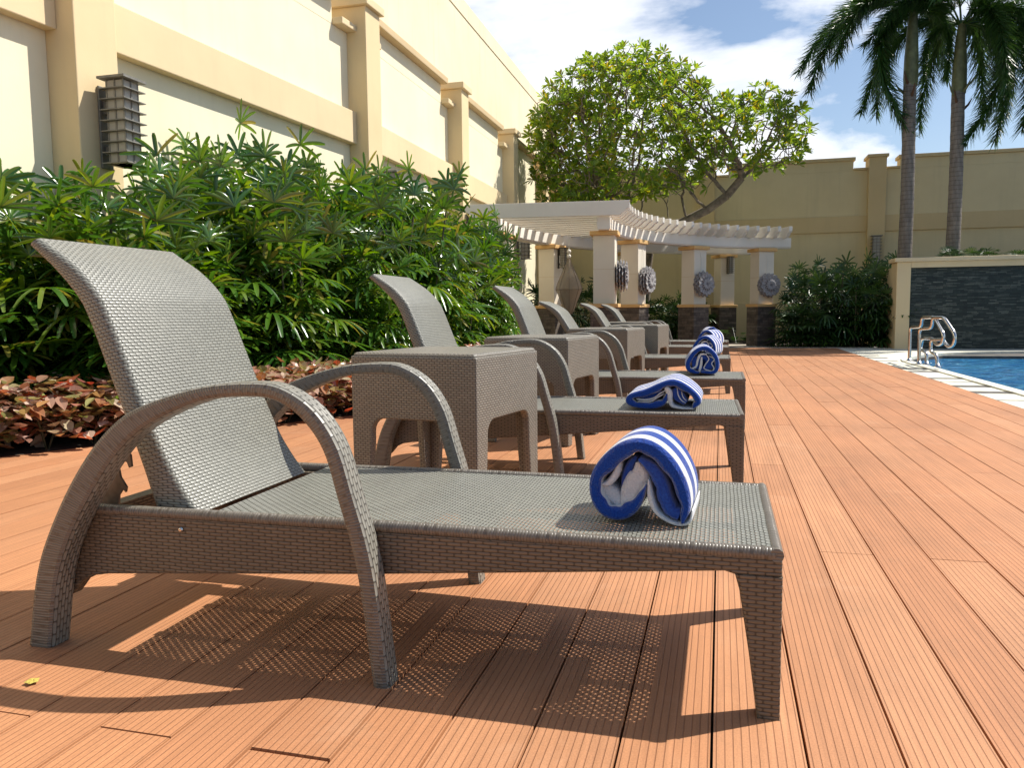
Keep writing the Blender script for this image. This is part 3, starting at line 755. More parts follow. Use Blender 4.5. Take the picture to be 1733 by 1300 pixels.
def make_lounger(label, recline=0.0):
    t = thing('sun_lounger', label, 'sun lounger', (0,0,0), 0, 'woven sun loungers in a row on the deck')
    W = .555
    # seat panel, slightly sagging
    b = MB(); xs = np.linspace(-1.168, -.012, 30); ys = np.linspace(.012, W-.012, 12); rows = []; uvr = []
    for x in xs:
        rows.append([(x, y_, .313-.004*math.sin(math.pi*(y_/W))*math.sin(math.pi*(x+1.168)/1.168)) for y_ in ys]); uvr.append([(y_, x) for y_ in ys])
    b.grid(rows, uvr); seat = b.build('seat', M['seat_weave'], t, smooth=True)
    # rolled edges wrapped in strand
    for pth in ([(-1.50,.011,.306),(-.7,.011,.308),(-.012,.011,.304)], [(-1.50,W-.011,.306),(-.7,W-.011,.308),(-.012,W-.011,.304)], [(-.011,.0,.304),(-.011,W/2,.304),(-.011,W,.304)]):
        b = MB(); p = np.array(pth); q = np.vstack([p[0]+(p[1]-p[0])*s for s in np.linspace(0,1,12)]+[p[1]+(p[2]-p[1])*s for s in np.linspace(.1,1,10)])
        b.tube(q, .0125, 10); b.build('edge_roll', M['wrap_weave'], seat, smooth=True)
    # side rails: deep at the head, shallow at the foot
    for y0, y1 in ((.002,.036),(W-.036,W-.002)):
        b = MB(); pr = [(-1.545,.100),(-1.515,.135),(-1.48,.152),(-1.44,.159),(-.803,.207),(-.1,.268),(-.078,.262),(-.001,.262),(-.001,.298),(-1.535,.298)]
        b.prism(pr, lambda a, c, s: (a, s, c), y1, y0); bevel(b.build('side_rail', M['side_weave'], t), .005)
    b = MB(); b.box((-.038,.037,.262),(-.003,W-.037,.298)); b.build('end_rail', M['side_weave'], t)
    b = MB(); b.box((-1.515,.037,.17),(-1.475,W-.037,.298)); b.build('end_rail', M['side_weave'], t)
    # tapered front legs
    for s in (0, 1):
        b = MB()
        lv = [(.264,.082,.050),(.235,.074,.050),(.12,.056,.045),(.0,.040,.040)]
        rows = []
        for z, wx_, wy in lv:
            ya, yb = (.0, wy) if s == 0 else (W-wy, W)
            rows.append([(-wx_,ya,z),(0,ya,z),(0,yb,z),(-wx_,yb,z)])
        rows = rows[::-1]
        b.grid(rows, None, True); b.face(rows[0][::-1]); b.face(rows[-1])
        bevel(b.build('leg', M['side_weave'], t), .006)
    # bow shaped arms, each one strap from rear foot to front foot
    O = cr([(x,0,z) for x, z in bow_out], 6); I = cr([(x,0,z) for x, z in bow_in], 6)
    L = np.concatenate([[0], np.cumsum(np.linalg.norm(np.diff(O, axis=0), axis=1))])
    for s in (0, 1):
        ya, yb = (-.058, .001) if s == 0 else (W-.001, W+.058)
        b = MB(); r = .011; rows = []; n = len(O)
        for o_, i_ in zip(O, I):
            d = (o_-i_); Lh = np.linalg.norm(d); d /= Lh; r2 = min(r, Lh*.35)
            ring = []
            for (c_, sgn_d, yy, sy) in ((o_,-1,ya,1),(o_,-1,yb,-1),(i_,1,yb,-1),(i_,1,ya,1)):
                cc = c_+d*sgn_d*r2
                angs = {(-1,1):(0,45,90),(-1,-1):(90,45,0),(1,-1):(0,45,90),(1,1):(90,45,0)}[(sgn_d,sy)]
                for a in angs:
                    ring.append((cc[0]-d[0]*sgn_d*r2*math.sin(R(a)), yy+sy*r2-sy*r2*math.cos(R(a)), cc[2]-d[2]*sgn_d*r2*math.sin(R(a))))
            rows.append(ring)
        # faces: outer/inner faces woven lengthwise, flanks wrapped across
        m = 12
        per = [0.0]
        for j in range(m): per.append(per[-1]+np.linalg.norm(np.array(rows[20][j])-np.array(rows[20][(j+1) % m])))
        for j in range(m):
            flat = j in (1,2,3,7,8,9)
            sub = MB()
            rr_ = [[rw[j], rw[(j+1) % m]] for rw in rows]
            uvr = [[((L[k], per[j]) if flat else (per[j], L[k])), ((L[k], per[j+1]) if flat else (per[j+1], L[k]))] for k in range(n)]
            b.grid(rr_, uvr, False, 0 if flat else 1)
        b.face(rows[0]); b.m[-1] = 1; b.face(rows[-1][::-1]); b.m[-1] = 1
        arm = b.build('armrest', [M['arm_weave'], M['wrap_weave']], t, auto=50)
        b = MB(); b.box((-.770,ya+.006,-.001),(-.737,yb-.006,.012)); b.build('foot_pad', M['dark_plastic'], arm)
    # backrest
    fr = cr([(x,0,z) for x, z in bf], 5); bk = cr([(x,0,z) for x, z in bb], 5)
    if recline:
        hx_, hz = -1.29, .30; c, s_ = math.cos(recline), math.sin(recline)
        def rot_(P): 
            Q = P.copy(); dx, dz = P[:,0]-hx_, P[:,2]-hz
            k = np.clip(dz/.12, 0, 1)
            Q[:,0] = hx_+(dx*c-dz*s_)*k+dx*(1-k); Q[:,2] = hz+(dx*s_+dz*c)*k+dz*(1-k); return Q
        fr, bk = rot_(fr), rot_(bk)
    Lb = np.concatenate([[0], np.cumsum(np.linalg.norm(np.diff(fr, axis=0), axis=1))])
    ya, yb = .042, .515; b = MB(); rows = []
    for f_, k_ in zip(fr, bk):
        d = f_-k_; Lh = np.linalg.norm(d); d /= Lh; r2 = min(.014, Lh*.4); ring = []
        for (c_, sgn_d, yy, sy) in ((k_,1,ya,1),(f_,-1,ya,1),(f_,-1,yb,-1),(k_,1,yb,-1)):
            cc = c_+d*sgn_d*r2
            order = (90,45,0) if (sgn_d, sy) in ((1,1),(-1,-1)) else (0,45,90)
            for a in order:
                ring.append((cc[0]-d[0]*sgn_d*r2*math.sin(R(a)), yy+sy*r2-sy*r2*math.cos(R(a)), cc[2]-d[2]*sgn_d*r2*math.sin(R(a))))
        rows.append(ring)
    # split the wide front and back faces so the smooth shading stays even
    per = [0.0]
    for j in range(12): per.append(per[-1]+np.linalg.norm(np.array(rows[10][j])-np.array(rows[10][(j+1) % 12])))
    uvr = [[(per[j], Lb[k]) for j in range(13)] for k in range(len(rows))]
    b.grid(rows, uvr, True); b.face(rows[0][::-1]); b.face(rows[-1])
    back = b.build('backrest', M['back_weave'], t, auto=50)
    # notched brackets that hold the back, behind it on both sides
    for y0 in (.045, W-.053):
        b = MB()
        pr = [(-1.52,.298),(-1.44,.298),(-1.437,.33),(-1.425,.345),(-1.418,.338),(-1.415,.35),(-1.43,.372),(-1.435,.40),(-1.425,.412),(-1.41,.408),(-1.405,.395),(-1.398,.398),(-1.40,.425),(-1.415,.438),(-1.44,.43),(-1.47,.38)]
        b.prism(pr, lambda a, c, s: (a, s, c), y0+.006, y0); b.build('ratchet_bracket', M['bracket_metal'], t)
    # bars below the woven seat
    for x in (-.95, -.62, -.30):
        b = MB(); b.box((x,.037,.272),(x+.035,W-.037,.294)); b.build('cross_bar', M['side_weave'], t)
    for y_ in (.18, .36):
        b = MB(); b.box((-1.18,y_,.296),(-.04,y_+.022,.305)); b.build('long_bar', M['side_weave'], t)
    for s, y_ in ((-1,-.001),(1,W+.001)):
        b = MB(); b.lathe([(.001,.006),(.004,.005),(.006,0)], n=10); b.v = [(-1.24+x_, y_+s*z_*.5, .275+q_) for x_, q_, z_ in b.v]; b.build('bolt', M['steel'], t)
    return t
spots = [(.113,1.43,0,'nearest woven lounger, its frame fills the lower left of the deck'),
         (.10,3.30,1.5,'second woven lounger, the one carrying the flattened towel'),
         (.155,5.05,0,'third woven lounger, backrest upright, rolled towel with curly folds at its foot'),
         (.09,7.18,0,'fourth woven lounger, the first with its backrest tipped lower, before the hanging lantern'),
         (.10,9.4,0,'fifth woven lounger, backrest tipped lower, next to last before the pergola'),
         (.11,11.05,0,'farthest woven lounger of the row, closest to the pergola columns')]
up_proto = make_lounger(spots[0][3]); low_proto = None
for i, (x, y_, a, lb) in enumerate(spots):
    if i == 0: o = up_proto
    elif i < 3: o = copy_tree(up_proto)
    elif i == 3: o = low_proto = make_lounger(lb, .20)
    else: o = copy_tree(low_proto)
    o['label'] = lb; o.location = (x, y_, 0); o.rotation_euler.z = R(a)

# ------------------------------------------------------------------ side tables
def make_table(label):
    t = thing('side_table', label, 'side table', (0,0,0), 0, 'woven side tables between the loungers')
    a, c = .255, .262; hgt = .60; th = .03
    b = MB(); b.box((-a+.004,-c+.004,hgt-.035),(a-.004,c-.004,hgt))
    bevel(b.build('tabletop', M['table_weave'], t), .014, 3)
    def panel(half):
        # front view: straight outer edges, tapering legs, opening with rounded corners
        pr = [(-half,0),(-half+.062,0),(-half+.085,.29)]
        for q in np.linspace(180, 90, 6): pr.append((-half+.135+.05*math.cos(R(q)), .315+.05*math.sin(R(q))))
        for q in np.linspace(90, 0, 6): pr.append((half-.135+.05*math.cos(R(q)), .315+.05*math.sin(R(q))))
        pr += [(half-.085,.29),(half-.062,0),(half,0),(half,hgt-.012),(-half,hgt-.012)]
        return pr
    for s in (-1, 1):
        b = MB(); y0 = s*c; b.prism(panel(a), lambda p, q, k: (p, k, q), y0 if s > 0 else y0+th, y0-th if s > 0 else y0)
        bevel(b.build('side_panel', M['table_weave'], t), .006)
        b = MB(); x0 = s*a; b.prism(panel(c-.0015), lambda p, q, k: (k, p, q), x0-th-.001 if s > 0 else x0+.001, x0-.001 if s > 0 else x0+th+.001)
        bevel(b.build('side_panel', M['table_weave'], t), .006)
    return t
tspots = [(-.992,2.80,-10,'large side table between the nearest and second loungers'), (-1.00,4.48,-10,'side table between the second and third loungers'),
          (-.92,6.58,-10,'side table between the third and fourth loungers'), (-.81,8.15,-8,'side table between the fourth and fifth loungers'), (-1.22,10.35,-6,'side table before the farthest lounger')]
tp = make_table(tspots[0][3])
for i, (x, y_, a, lb) in enumerate(tspots):
    o = tp if i == 0 else copy_tree(tp)
    o['label'] = lb; o.location = (x, y_, 0); o.rotation_euler.z = R(a)

# ------------------------------------------------------------------ towels
def ribbon(b, path, th, y0, y1, m=0, rnd=.012, n=6, wob=.0):
    """a strip of cloth seen end on: path in (x,z), thickness th (number or list along the path), running from y0 to y1"""
    P = cr([(x,0,z) for x, z in path], n)
    if np.isscalar(th): th = [th]*len(path)
    tt = cr([(q,0,0) for q in th], n)[:,0]
    T = np.gradient(P, axis=0); T /= np.linalg.norm(T, axis=1)[:,None]+1e-12; Nr = np.stack([-T[:,2], T[:,1]*0, T[:,0]], 1)
    k = len(P)
    ys = [y0, y0+.003, y0+.008, y0+rnd*1.6]+list(np.linspace(y0+.03, y1-.03, 14))+[y1-.01, y1]
    sc = [.45, .75, .92, 1.0]+[1]*14+[.9, .5]
    rows = []; uvr = []
    for y_, s in zip(ys, sc):
        rw = []
        jit = [wob*(math.sin(5*q/k*6.28+y_*23)+.7*math.sin(11*q/k*6.28-y_*41)+.6*math.sin(3*q/k*6.28+y_*63)) for q in range(k)]
        for q in range(k): rw.append(P[q]+Nr[q]*(tt[q]*.5*s+jit[q]*s)+np.array([0, y_, 0]))
        for q in range(k-1, -1, -1): rw.append(P[q]-Nr[q]*(tt[q]*.5*s)+np.array([0, y_, 0]))
        rows.append(rw); uvr.append([(y_-y0+.004, q*.01) for q in range(len(rw)+1)])
    b.grid(rows, uvr, True, m)
    for rw, fl in ((rows[0], False), (rows[-1], True)):
        for q in range(k-1):
            f = [rw[q], rw[q+1], rw[2*k-2-q], rw[2*k-1-q]]
            b.face(f[::-1] if fl else f, [(.004,0)]*4 if not fl else [(y1-y0,0)]*4, m)
def towel(label, loc_, rz, parts):
    t = thing('towel', label, 'towel', loc_, rz, 'blue and white towels on the loungers')
    for name, mat, strips in parts:
        b = MB()
        for path, th, y0, y1, wob in strips: ribbon(b, path, th, y0, y1, wob=wob)
        o = b.build(name, M[mat], t, smooth=True)
    return t
def sc1(pts, s, cx, cz): return [((x-cx)*s, (cz-z)*s) for x, z in pts]
s = .000162
q = lambda pts: sc1(pts, s, 720, 1228)
k_ = lambda a: [v*s for v in a]
towel('fat rolled towel with wide blue end folds on the nearest lounger', (-.150,1.548,.3165), R(-3), [
    ('outer_wrap', 'towel', [(q([(1230,1200),(1275,1010),(1215,780),(1090,530),(910,345),(720,270),(520,320),(330,480),(190,670),(150,850),(200,1020),(320,1125),(480,1130),(610,1050),(710,910),(785,750)]),
                              k_([40,110,190,205,205,200,205,215,190,160,165,180,185,170,110,30]), 0, .195, .0022)]),
    ('inner_fold', 'towel_blue', [(q([(1190,1110),(1090,1070),(1010,920),(960,740),(860,570),(690,440)]), k_([150,170,180,170,150,60]), .006, .185, .001),
                              (q([(640,440),(560,560),(500,720),(470,880)]), k_([60,120,110,40]), .03, .19, 0)]),
    ('lining', 'towel_white', [(q([(815,690),(830,880),(900,1070),(1040,1180),(1190,1222),(1310,1180),(1345,1040)]), k_([20,80,70,55,50,45,20]), .004, .188, 0),
                              (q([(660,500),(690,640),(610,800),(540,950),(470,1060)]), k_([60,260,290,230,60]), .022, .19, .001),
                              (q([(440,470),(410,620),(320,760),(230,790)]), k_([30,85,90,30]), .012, .19, 0),
                              (q([(240,800),(300,900),(380,990),(460,1040)]), k_([80,190,200,120]), .026, .19, 0)])])
s2 = .000455
q = lambda pts: sc1(pts, s2, 720, 996)
k_ = lambda a: [v*s2 for v in a]
towel('flattened towel roll with a peaked top on the second lounger', (-.235,3.40,.3165), R(0), [
    ('outer_wrap', 'towel', [(q([(1000,975),(1045,910),(960,815),(830,745),(720,765),(580,830),(430,880),(400,930),(480,962),(620,965),(720,930),(755,850)]),
                              k_([20,62,72,72,70,70,70,62,60,64,60,20]), 0, .34, .003)]),
    ('lining', 'towel_white', [(q([(745,790),(775,840),(785,910),(810,965),(900,985),(1000,985)]), k_([40,62,45,36,22,12]), .003, .32, 0),
                              (q([(740,820),(690,850),(640,890),(560,912),(470,905)]), k_([8,14,14,16,10]), .006, .3, 0),
                              (q([(730,850),(670,885),(600,925),(480,930)]), k_([8,14,14,8]), .006, .3, 0),
                              (q([(850,800),(860,860),(890,910),(930,935)]), k_([6,11,11,6]), .006, .3, 0),
                              (q([(890,830),(905,880),(935,915)]), k_([6,10,6]), .006, .3, 0)]),
    ('inner_fold', 'towel_blue', [(q([(700,835),(620,880),(500,918)]), k_([50,70,40]), .03, .3, 0), (q([(830,800),(860,870),(930,935)]), k_([60,110,60]), .016, .3, 0)])])
s3 = .00071
q = lambda pts: sc1(pts, s3, 1095, 664)
k_ = lambda a: [v*s3 for v in a]
t3 = towel('round rolled towel with curly white fold lines on the third lounger', (-.11,5.30,.3165), R(3), [
    ('outer_wrap', 'towel', [(q([(1080,640),(1190,642),(1226,590),(1210,500),(1150,432),(1090,420),(1020,460),(965,545),(968,610),(1020,640),(1065,645)]), k_([20,36,40,44,44,44,44,44,44,36,16]), 0, .32, .001)]),
    ('lining', 'towel_white', [(q([(1130,475),(1075,480),(1050,530),(1035,590),(990,610),(985,590)]), k_([10,22,22,20,14,6]), .004, .3, 0),
                              (q([(1085,500),(1080,570),(1065,640)]), k_([16,26,20]), .004, .3, 0),
                              (q([(1125,480),(1150,520),(1120,570),(1110,610),(1180,632),(1195,600),(1175,560),(1200,520),(1150,490)]), k_([6,10,10,10,10,10,10,10,6]), .004, .3, 0)]),
    ('inner_fold', 'towel_blue', [(q([(1000,560),(1100,555),(1190,560)]), k_([110,150,110]), .018, .3, 0), (q([(1090,470),(1100,560),(1100,625)]), k_([70,110,80]), .018, .3, 0)])])
for (x, y_, a, lb) in ((-.145,7.45,-12,'rolled towel on the fourth lounger, half hidden by the curly rolled one'), (-.165,9.62,-20,'rolled towel on the fifth lounger, seen as a slim arc'),
                       (-.12,11.3,10,'farthest rolled towel, on the lounger nearest the pergola')):
    o = copy_tree(t3); o['label'] = lb; o.location = (x, y_, .3165); o.rotation_euler.z = R(a)

# ------------------------------------------------------------------ vegetation
def blade(b, base, d, side, Ln, wd, droop, fold=.25, nseg=4, prof=(.35,.9,1.0,.72,.0)):
    """one leaf blade: folded along its midrib, bending under its weight"""
    base = np.array(base, float); d = d/np.linalg.norm(d); side = side/np.linalg.norm(side)
    nrm = np.cross(side, d)
    vs = []
    for i in range(nseg+1):
        t = i/nseg
        c = base+d*Ln*t+np.array([0,0,-1.])*droop*Ln*t*t
        wv = wd*.5*np.interp(t, np.linspace(0,1,len(prof)), prof)
        vs += [c-side*wv, c-nrm*wv*fold*2*.6, c+side*wv]
    fs = []
    for i in range(nseg):
        a = i*3
        fs += [(a,a+1,a+4,a+3),(a+1,a+2,a+5,a+4)]
    b.add(vs, fs)
def fan_leaf(b, base, d, rr, size=1.0, nb=None):
    """lady palm leaf: blades spread like the ribs of a fan"""
    d = np.array(d, float); d /= np.linalg.norm(d)
    side = np.cross(d, [0,0,1.]);
    if np.linalg.norm(side) < .1: side = np.array([1.,0,0])
    side /= np.linalg.norm(side); nrm = np.cross(side, d)
    nb = nb or rr.randint(7, 10); sp = rr.uniform(85, 125); dr = rr.uniform(.35, .95)*(.45 if d[2] > .6 else 1); lift = rr.uniform(.10, .35)
    for k in range(nb):
        a = R(-sp+2*sp*k/(nb-1)+rr.uniform(-4,4))
        dd = d*math.cos(a)+side*math.sin(a)+nrm*lift
        ss = -d*math.sin(a)+side*math.cos(a)
        L_ = size*rr.uniform(.23,.31)*(1-.25*abs(a)/R(125))
        blade(b, base, dd, ss, L_, size*rr.uniform(.025,.036), dr*rr.uniform(.7,1.2), .5, 6, (.35,.8,1,1,1,.92,.5))
def lady_palm_mesh(seed, hgt, rad, nst=9, leaf_every=.125, size=1.0, low=.28):
    rr = random.Random(seed); b = MB(); canes = []
    for s_ in range(nst):
        a = rr.uniform(0, 6.28); q = rad*math.sqrt(rr.random())
        x, y_ = q*math.cos(a)*.8, q*math.sin(a)*.8
        h_ = hgt*rr.uniform(.62, 1.0)*(1-.18*(q/rad)**2)
        lean = rr.uniform(.0,.16); la = a+rr.uniform(-.6,.6)
        top = np.array([x+lean*h_*math.cos(la), y_+lean*h_*math.sin(la), h_-.12])
        canes.append(([ (x,y_,-.02), ((x+top[0])/2-.01,(y_+top[1])/2,h_*.5), tuple(top)], .009))
        z = max(low, h_*.18); ph = rr.uniform(0,6.28)
        while z < h_:
            t = z/h_; c = np.array([x,y_,0])*(1-t)+top*t; c[2] = z-.08
            ph += 2.4+rr.uniform(-.4,.4)
            elv = .15+1.0*max(0,t-.55)/.45*rr.uniform(.6,1.2)+rr.uniform(-.15,.2)
            d = np.array([math.cos(ph)*math.cos(elv), math.sin(ph)*math.cos(elv), math.sin(elv)])
            pl_ = rr.uniform(.14,.30)*size
            tip = c+d*pl_
            sd = np.cross(d, [0,0,1.]); sd /= np.linalg.norm(sd)+1e-9
            blade(b, c, d, sd, pl_, .0045, 0, .2, 1, (1,1))
            d2 = d*1.0+np.array([0,0,rr.uniform(-.5,.2)+1.3*max(0,t-.74)/.26])
            fan_leaf(b, tip, d2, rr, size*rr.uniform(.85,1.12))
            z += leaf_every*rr.uniform(.7,1.3)
    return b, canes
def lady_palm(name, label, group, seed, hgt, rad, mat, cat='plant', **kw):
    t = thing(name, label, cat, (0,0,0), 0, group)
    b, canes = lady_palm_mesh(seed, hgt, rad, **kw)
    b.build('foliage', M[mat], t, smooth=True)
    for pth, r_ in canes[:4]:
        c = MB(); c.tube(cr(pth, 4), r_, 6); c.build('stem', M['cane'], t)
    return t
GH = 'lady palms forming the hedge before the sunlit wall'; LH = 'glossy green lady palm in the dense hedge before the sunlit wall'
protos = [lady_palm('lady_palm', LH, GH, 100+k, 2.18, .50, 'palm_leaf', nst=13, leaf_every=.105, size=1.0, low=.42) for k in range(4)]
rr = random.Random(3); hedge = []
# rows follow the bed edge: front row, middle row and back row by the wall
def hedge_front(y_):      # x of the hedge face
    return float(np.interp(y_, [0,2.0,3.4,5.3,7,9,12], [-5.9,-5.15,-4.36,-3.32,-2.93,-2.86,-3.08]))
for y_ in np.arange(2.1, 11.4, .62):
    x = hedge_front(y_)-.30
    hedge.append((x+rr.uniform(-.1,.1), y_+rr.uniform(-.12,.12), rr.uniform(.86,1.0)))
for y_ in np.arange(3.3, 11.8, .58):
    x = hedge_front(y_)-.95
    if x > lwx(y_)+.35: hedge.append((x+rr.uniform(-.1,.1), y_+rr.uniform(-.12,.12), rr.uniform(.94,1.06)))
for y_ in np.arange(5.5, 12.2, .8):
    hedge.append((lwx(y_)+.42+rr.uniform(0,.1), y_, rr.uniform(.95,1.05)))
for q_ in ((-4.5,3.75,1.0),(-4.35,4.1,.95),(-4.1,4.5,.92),(-4.8,3.8,.92),(-4.75,3.35,1.0),(-3.85,4.6,.9),(-4.62,4.1,1.0)): hedge.append(q_)
used = set()
for i, (x, y_, sc_) in enumerate(hedge):
    k = i % 4
    if k in used: o = copy_tree(protos[k])
    else: o = protos[k]; used.add(k)
    o.location = (x, y_, -.01); o.rotation_euler.z = rr.uniform(0, 6.28)
    hz = sc_*float(np.interp(y_, [2,3.3,3.75,4.2,4.8,5.2,6.0,8,10.5,12], [.80,.84,.86,.78,.78,.88,.97,1.04,.98,.80]))
    o.scale = (1.0, 1.0, hz)

# dark lady palms in the shade by the rear wall and behind the pergola
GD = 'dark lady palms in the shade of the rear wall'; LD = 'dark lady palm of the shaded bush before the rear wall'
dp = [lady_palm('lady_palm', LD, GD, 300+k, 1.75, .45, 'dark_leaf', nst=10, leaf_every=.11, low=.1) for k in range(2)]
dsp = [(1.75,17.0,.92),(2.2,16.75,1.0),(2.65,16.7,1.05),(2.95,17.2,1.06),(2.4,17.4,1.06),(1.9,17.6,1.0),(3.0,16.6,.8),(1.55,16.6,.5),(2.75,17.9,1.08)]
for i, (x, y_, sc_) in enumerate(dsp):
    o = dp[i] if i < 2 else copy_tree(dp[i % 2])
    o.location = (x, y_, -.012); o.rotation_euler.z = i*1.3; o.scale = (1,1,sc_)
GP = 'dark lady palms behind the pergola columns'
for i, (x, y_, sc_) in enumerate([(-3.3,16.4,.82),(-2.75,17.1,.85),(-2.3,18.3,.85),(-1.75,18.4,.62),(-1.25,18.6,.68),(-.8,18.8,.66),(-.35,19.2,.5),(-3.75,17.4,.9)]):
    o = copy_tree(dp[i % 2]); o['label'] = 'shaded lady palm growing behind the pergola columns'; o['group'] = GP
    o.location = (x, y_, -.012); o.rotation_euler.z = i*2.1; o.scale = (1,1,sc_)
# plants in the planter above the water wall
GQ = 'small lady palms in the planter by the palm trunks'
for i, (x, y_, sc_) in enumerate([(4.35,16.65,.28),(4.75,16.75,.22),(5.55,16.7,.24),(5.9,16.8,.2)]):
    o = copy_tree(dp[i % 2]); o['label'] = 'small lady palm showing over the cap of the slate wall'; o['group'] = GQ
    o.location = (x, y_, 1.46); o.rotation_euler.z = i*2.1; o.scale = (.65,.65,sc_)

# copper leaf border
def croton_mesh(seed, n=120, rx=.26, hz=.34):
    r_ = random.Random(seed); b = MB()
    for k in range(n):
        a = r_.uniform(0,6.28); q = math.sqrt(r_.random())*rx; x, y_ = q*math.cos(a), q*math.sin(a)
        top = hz*(1-.35*(q/rx)**2); z = top*r_.uniform(.25,1.0) if r_.random() < .6 else top
        elv = r_.uniform(-.3,.7); d = np.array([math.cos(a+r_.uniform(-1,1))*math.cos(elv), math.sin(a+r_.uniform(-1,1))*math.cos(elv), math.sin(elv)])
        sd = np.cross(d, [0,0,1.])+np.array([r_.uniform(-.3,.3),r_.uniform(-.3,.3),r_.uniform(-.3,.3)])
        sd -= d*np.dot(sd, d)/np.dot(d, d)
        blade(b, (x,y_,z), d, sd, r_.uniform(.065,.115), r_.uniform(.042,.07), r_.uniform(0,.5), .35, 4, (.15,.85,1,.7,.05))
    return b
GC = 'copper leaf shrubs edging the planting bed'; LC = 'low red and bronze leaved shrub at the edge of the planting bed'
cp = []
for k in range(4):
    t = thing('copperleaf_shrub', LC, 'shrub', (0,0,0), 0, GC); croton_mesh(40+k, 190, .26, .37).build('foliage', M['croton_leaf'], t); cp.append(t)
    for j in range(3):
        c = MB(); c.tube([(0,0,-.02),(.05*math.cos(j*2.1),.05*math.sin(j*2.1),.12),(.12*math.cos(j*2.1),.12*math.sin(j*2.1),.25)], .006, 5); c.build('stem', M['cane'], t)
E2 = cr([(-5.2,.65,0),(-3.68,3.28,0),(-2.5,5.35,0),(-2.15,6.5,0),(-2.0,8.0,0),(-2.0,10.4,0)], 10)
dist = np.concatenate([[0], np.cumsum(np.linalg.norm(np.diff(E2, axis=0), axis=1))])
i = 0
for dd in np.arange(.8, dist[-1], .25):
    p = np.array([np.interp(dd, dist, E2[:,j]) for j in range(2)])
    p2 = np.array([np.interp(dd+.1, dist, E2[:,j]) for j in range(2)]); tg = (p2-p)/(np.linalg.norm(p2-p)+1e-9); nn = np.array([-tg[1], tg[0]])
    for off in (.20, .46, .74):
        o = cp[i] if i < 4 else copy_tree(cp[i % 4])
        x, y_ = p+nn*(off+rr.uniform(-.05,.05))
        o.location = (x, y_, -.012); o.rotation_euler.z = rr.uniform(0,6.28); z_ = rr.uniform(.8,1.1); o.scale = (1,1,z_); i += 1

# low shade plants by the right end of the pergola
def cover_mesh(seed, n, rx, hz, ll=(.05,.10)):
    r_ = random.Random(seed); b = MB()
    for k in range(n):
        a = r_.uniform(0,6.28); q = math.sqrt(r_.random())*rx; x, y_ = q*math.cos(a), q*math.sin(a); z = hz*r_.uniform(.1,1)*(1-.4*(q/rx)**2)
        elv = r_.uniform(-.2,1.0); d = np.array([math.cos(a)*math.cos(elv), math.sin(a)*math.cos(elv), math.sin(elv)]); sd = np.cross(d,[0,0,1.])
        blade(b, (x,y_,z), d, sd, r_.uniform(*ll), r_.uniform(.02,.035), .3, .3, 3, (.2,1,.8,.05))
    return b
for i, (x, y_, lb) in enumerate([(1.5,16.55,'low leafy shrub at the foot of the last pergola column'), (1.95,16.35,'low leafy shrub before the dark lady palm bush')]):
    t = thing('low_shrub', lb, 'shrub', (x,y_,-.01)); cover_mesh(70+i, 260, .34, .48 if i == 0 else .25).build('foliage', M['cover_leaf'], t)
    c = MB(); c.tube([(0,0,0),(.02,.01,.2)], .008, 5); c.build('stem', M['cane'], t)
# big leaved plant between the rear column and the last one
t = thing('philodendron', 'broad leaved plant between the two rightmost pergola columns', 'plant', (.35,18.3,-.01))
b = MB(); r_ = random.Random(9)
for k in range(14):
    a = r_.uniform(0,6.28); elv = r_.uniform(.3,1.1); d = np.array([math.cos(a)*math.cos(elv), math.sin(a)*math.cos(elv), math.sin(elv)])
    st = d*r_.uniform(.25,.55); sd = np.cross(d,[0,0,1.]); sd /= np.linalg.norm(sd)
    blade(b, (0,0,0), d, sd, np.linalg.norm(st), .006, 0, .2, 1, (1,1)); blade(b, st, d+np.array([0,0,-.6]), sd, r_.uniform(.25,.38), r_.uniform(.16,.24), .5, .2, 5, (.5,1,.9,.65,.3,.02))
b.build('foliage', M['dark_leaf'], t)

# ------------------------------------------------------------------ frangipani (branches grown towards points inside the crown)
def grow(root, limbs_, shapes, n_att, step, kill, seed, infl=1.2):
    g = np.random.default_rng(seed); att = []
    while len(att) < n_att:
        c, r3, wgt = shapes[g.choice(len(shapes), p=np.array([q[2] for q in shapes])/sum(q[2] for q in shapes))]
        p = g.normal(size=3); p /= np.linalg.norm(p); p *= g.uniform(.30,1)**.45
        if p[2] < -.62: continue
        att.append(np.array(c)+p*np.array(r3))
    att = np.array(att); nodes = [np.array(p) for p in root]; par = [-1]+list(range(len(root)-1))
    for lm in limbs_:
        base_ = len(root)-1
        for p in lm: nodes.append(np.array(p)); par.append(base_); base_ = len(nodes)-1
    D = np.linalg.norm(att[:,None,:]-np.array(nodes)[None], axis=2); near = D.argmin(1); dm = D.min(1)
    for it in range(140):
        if len(att) == 0: break
        new = {}
        for a_, k_, d_ in zip(att, near, dm): new.setdefault(k_, []).append((a_-nodes[k_])/(d_+1e-9))
        NP = np.array(nodes); fresh = []
        for k_, vs in new.items():
            v = np.mean(vs, 0)+g.normal(size=3)*.12; v /= np.linalg.norm(v)+1e-9
            q = NP[k_]+v*step
            if np.min(np.linalg.norm(NP-q, axis=1)) < step*.35: continue
            fresh.append(q); par.append(int(k_))
        if not fresh: break
        n0 = len(nodes); nodes += fresh
        D = np.linalg.norm(att[:,None,:]-np.array(fresh)[None], axis=2); m_ = D.min(1); better = m_ < dm
        near = np.where(better, D.argmin(1)+n0, near); dm = np.minimum(dm, m_)
        keep = dm > kill; att, near, dm = att[keep], near[keep], dm[keep]
    return nodes, par
fr_t = thing('frangipani_tree', 'spreading frangipani tree with pale bare limbs rising behind the pergola', 'tree', (-1.75,18.8,0))
bz = np.array([-1.75,18.8,0.0])
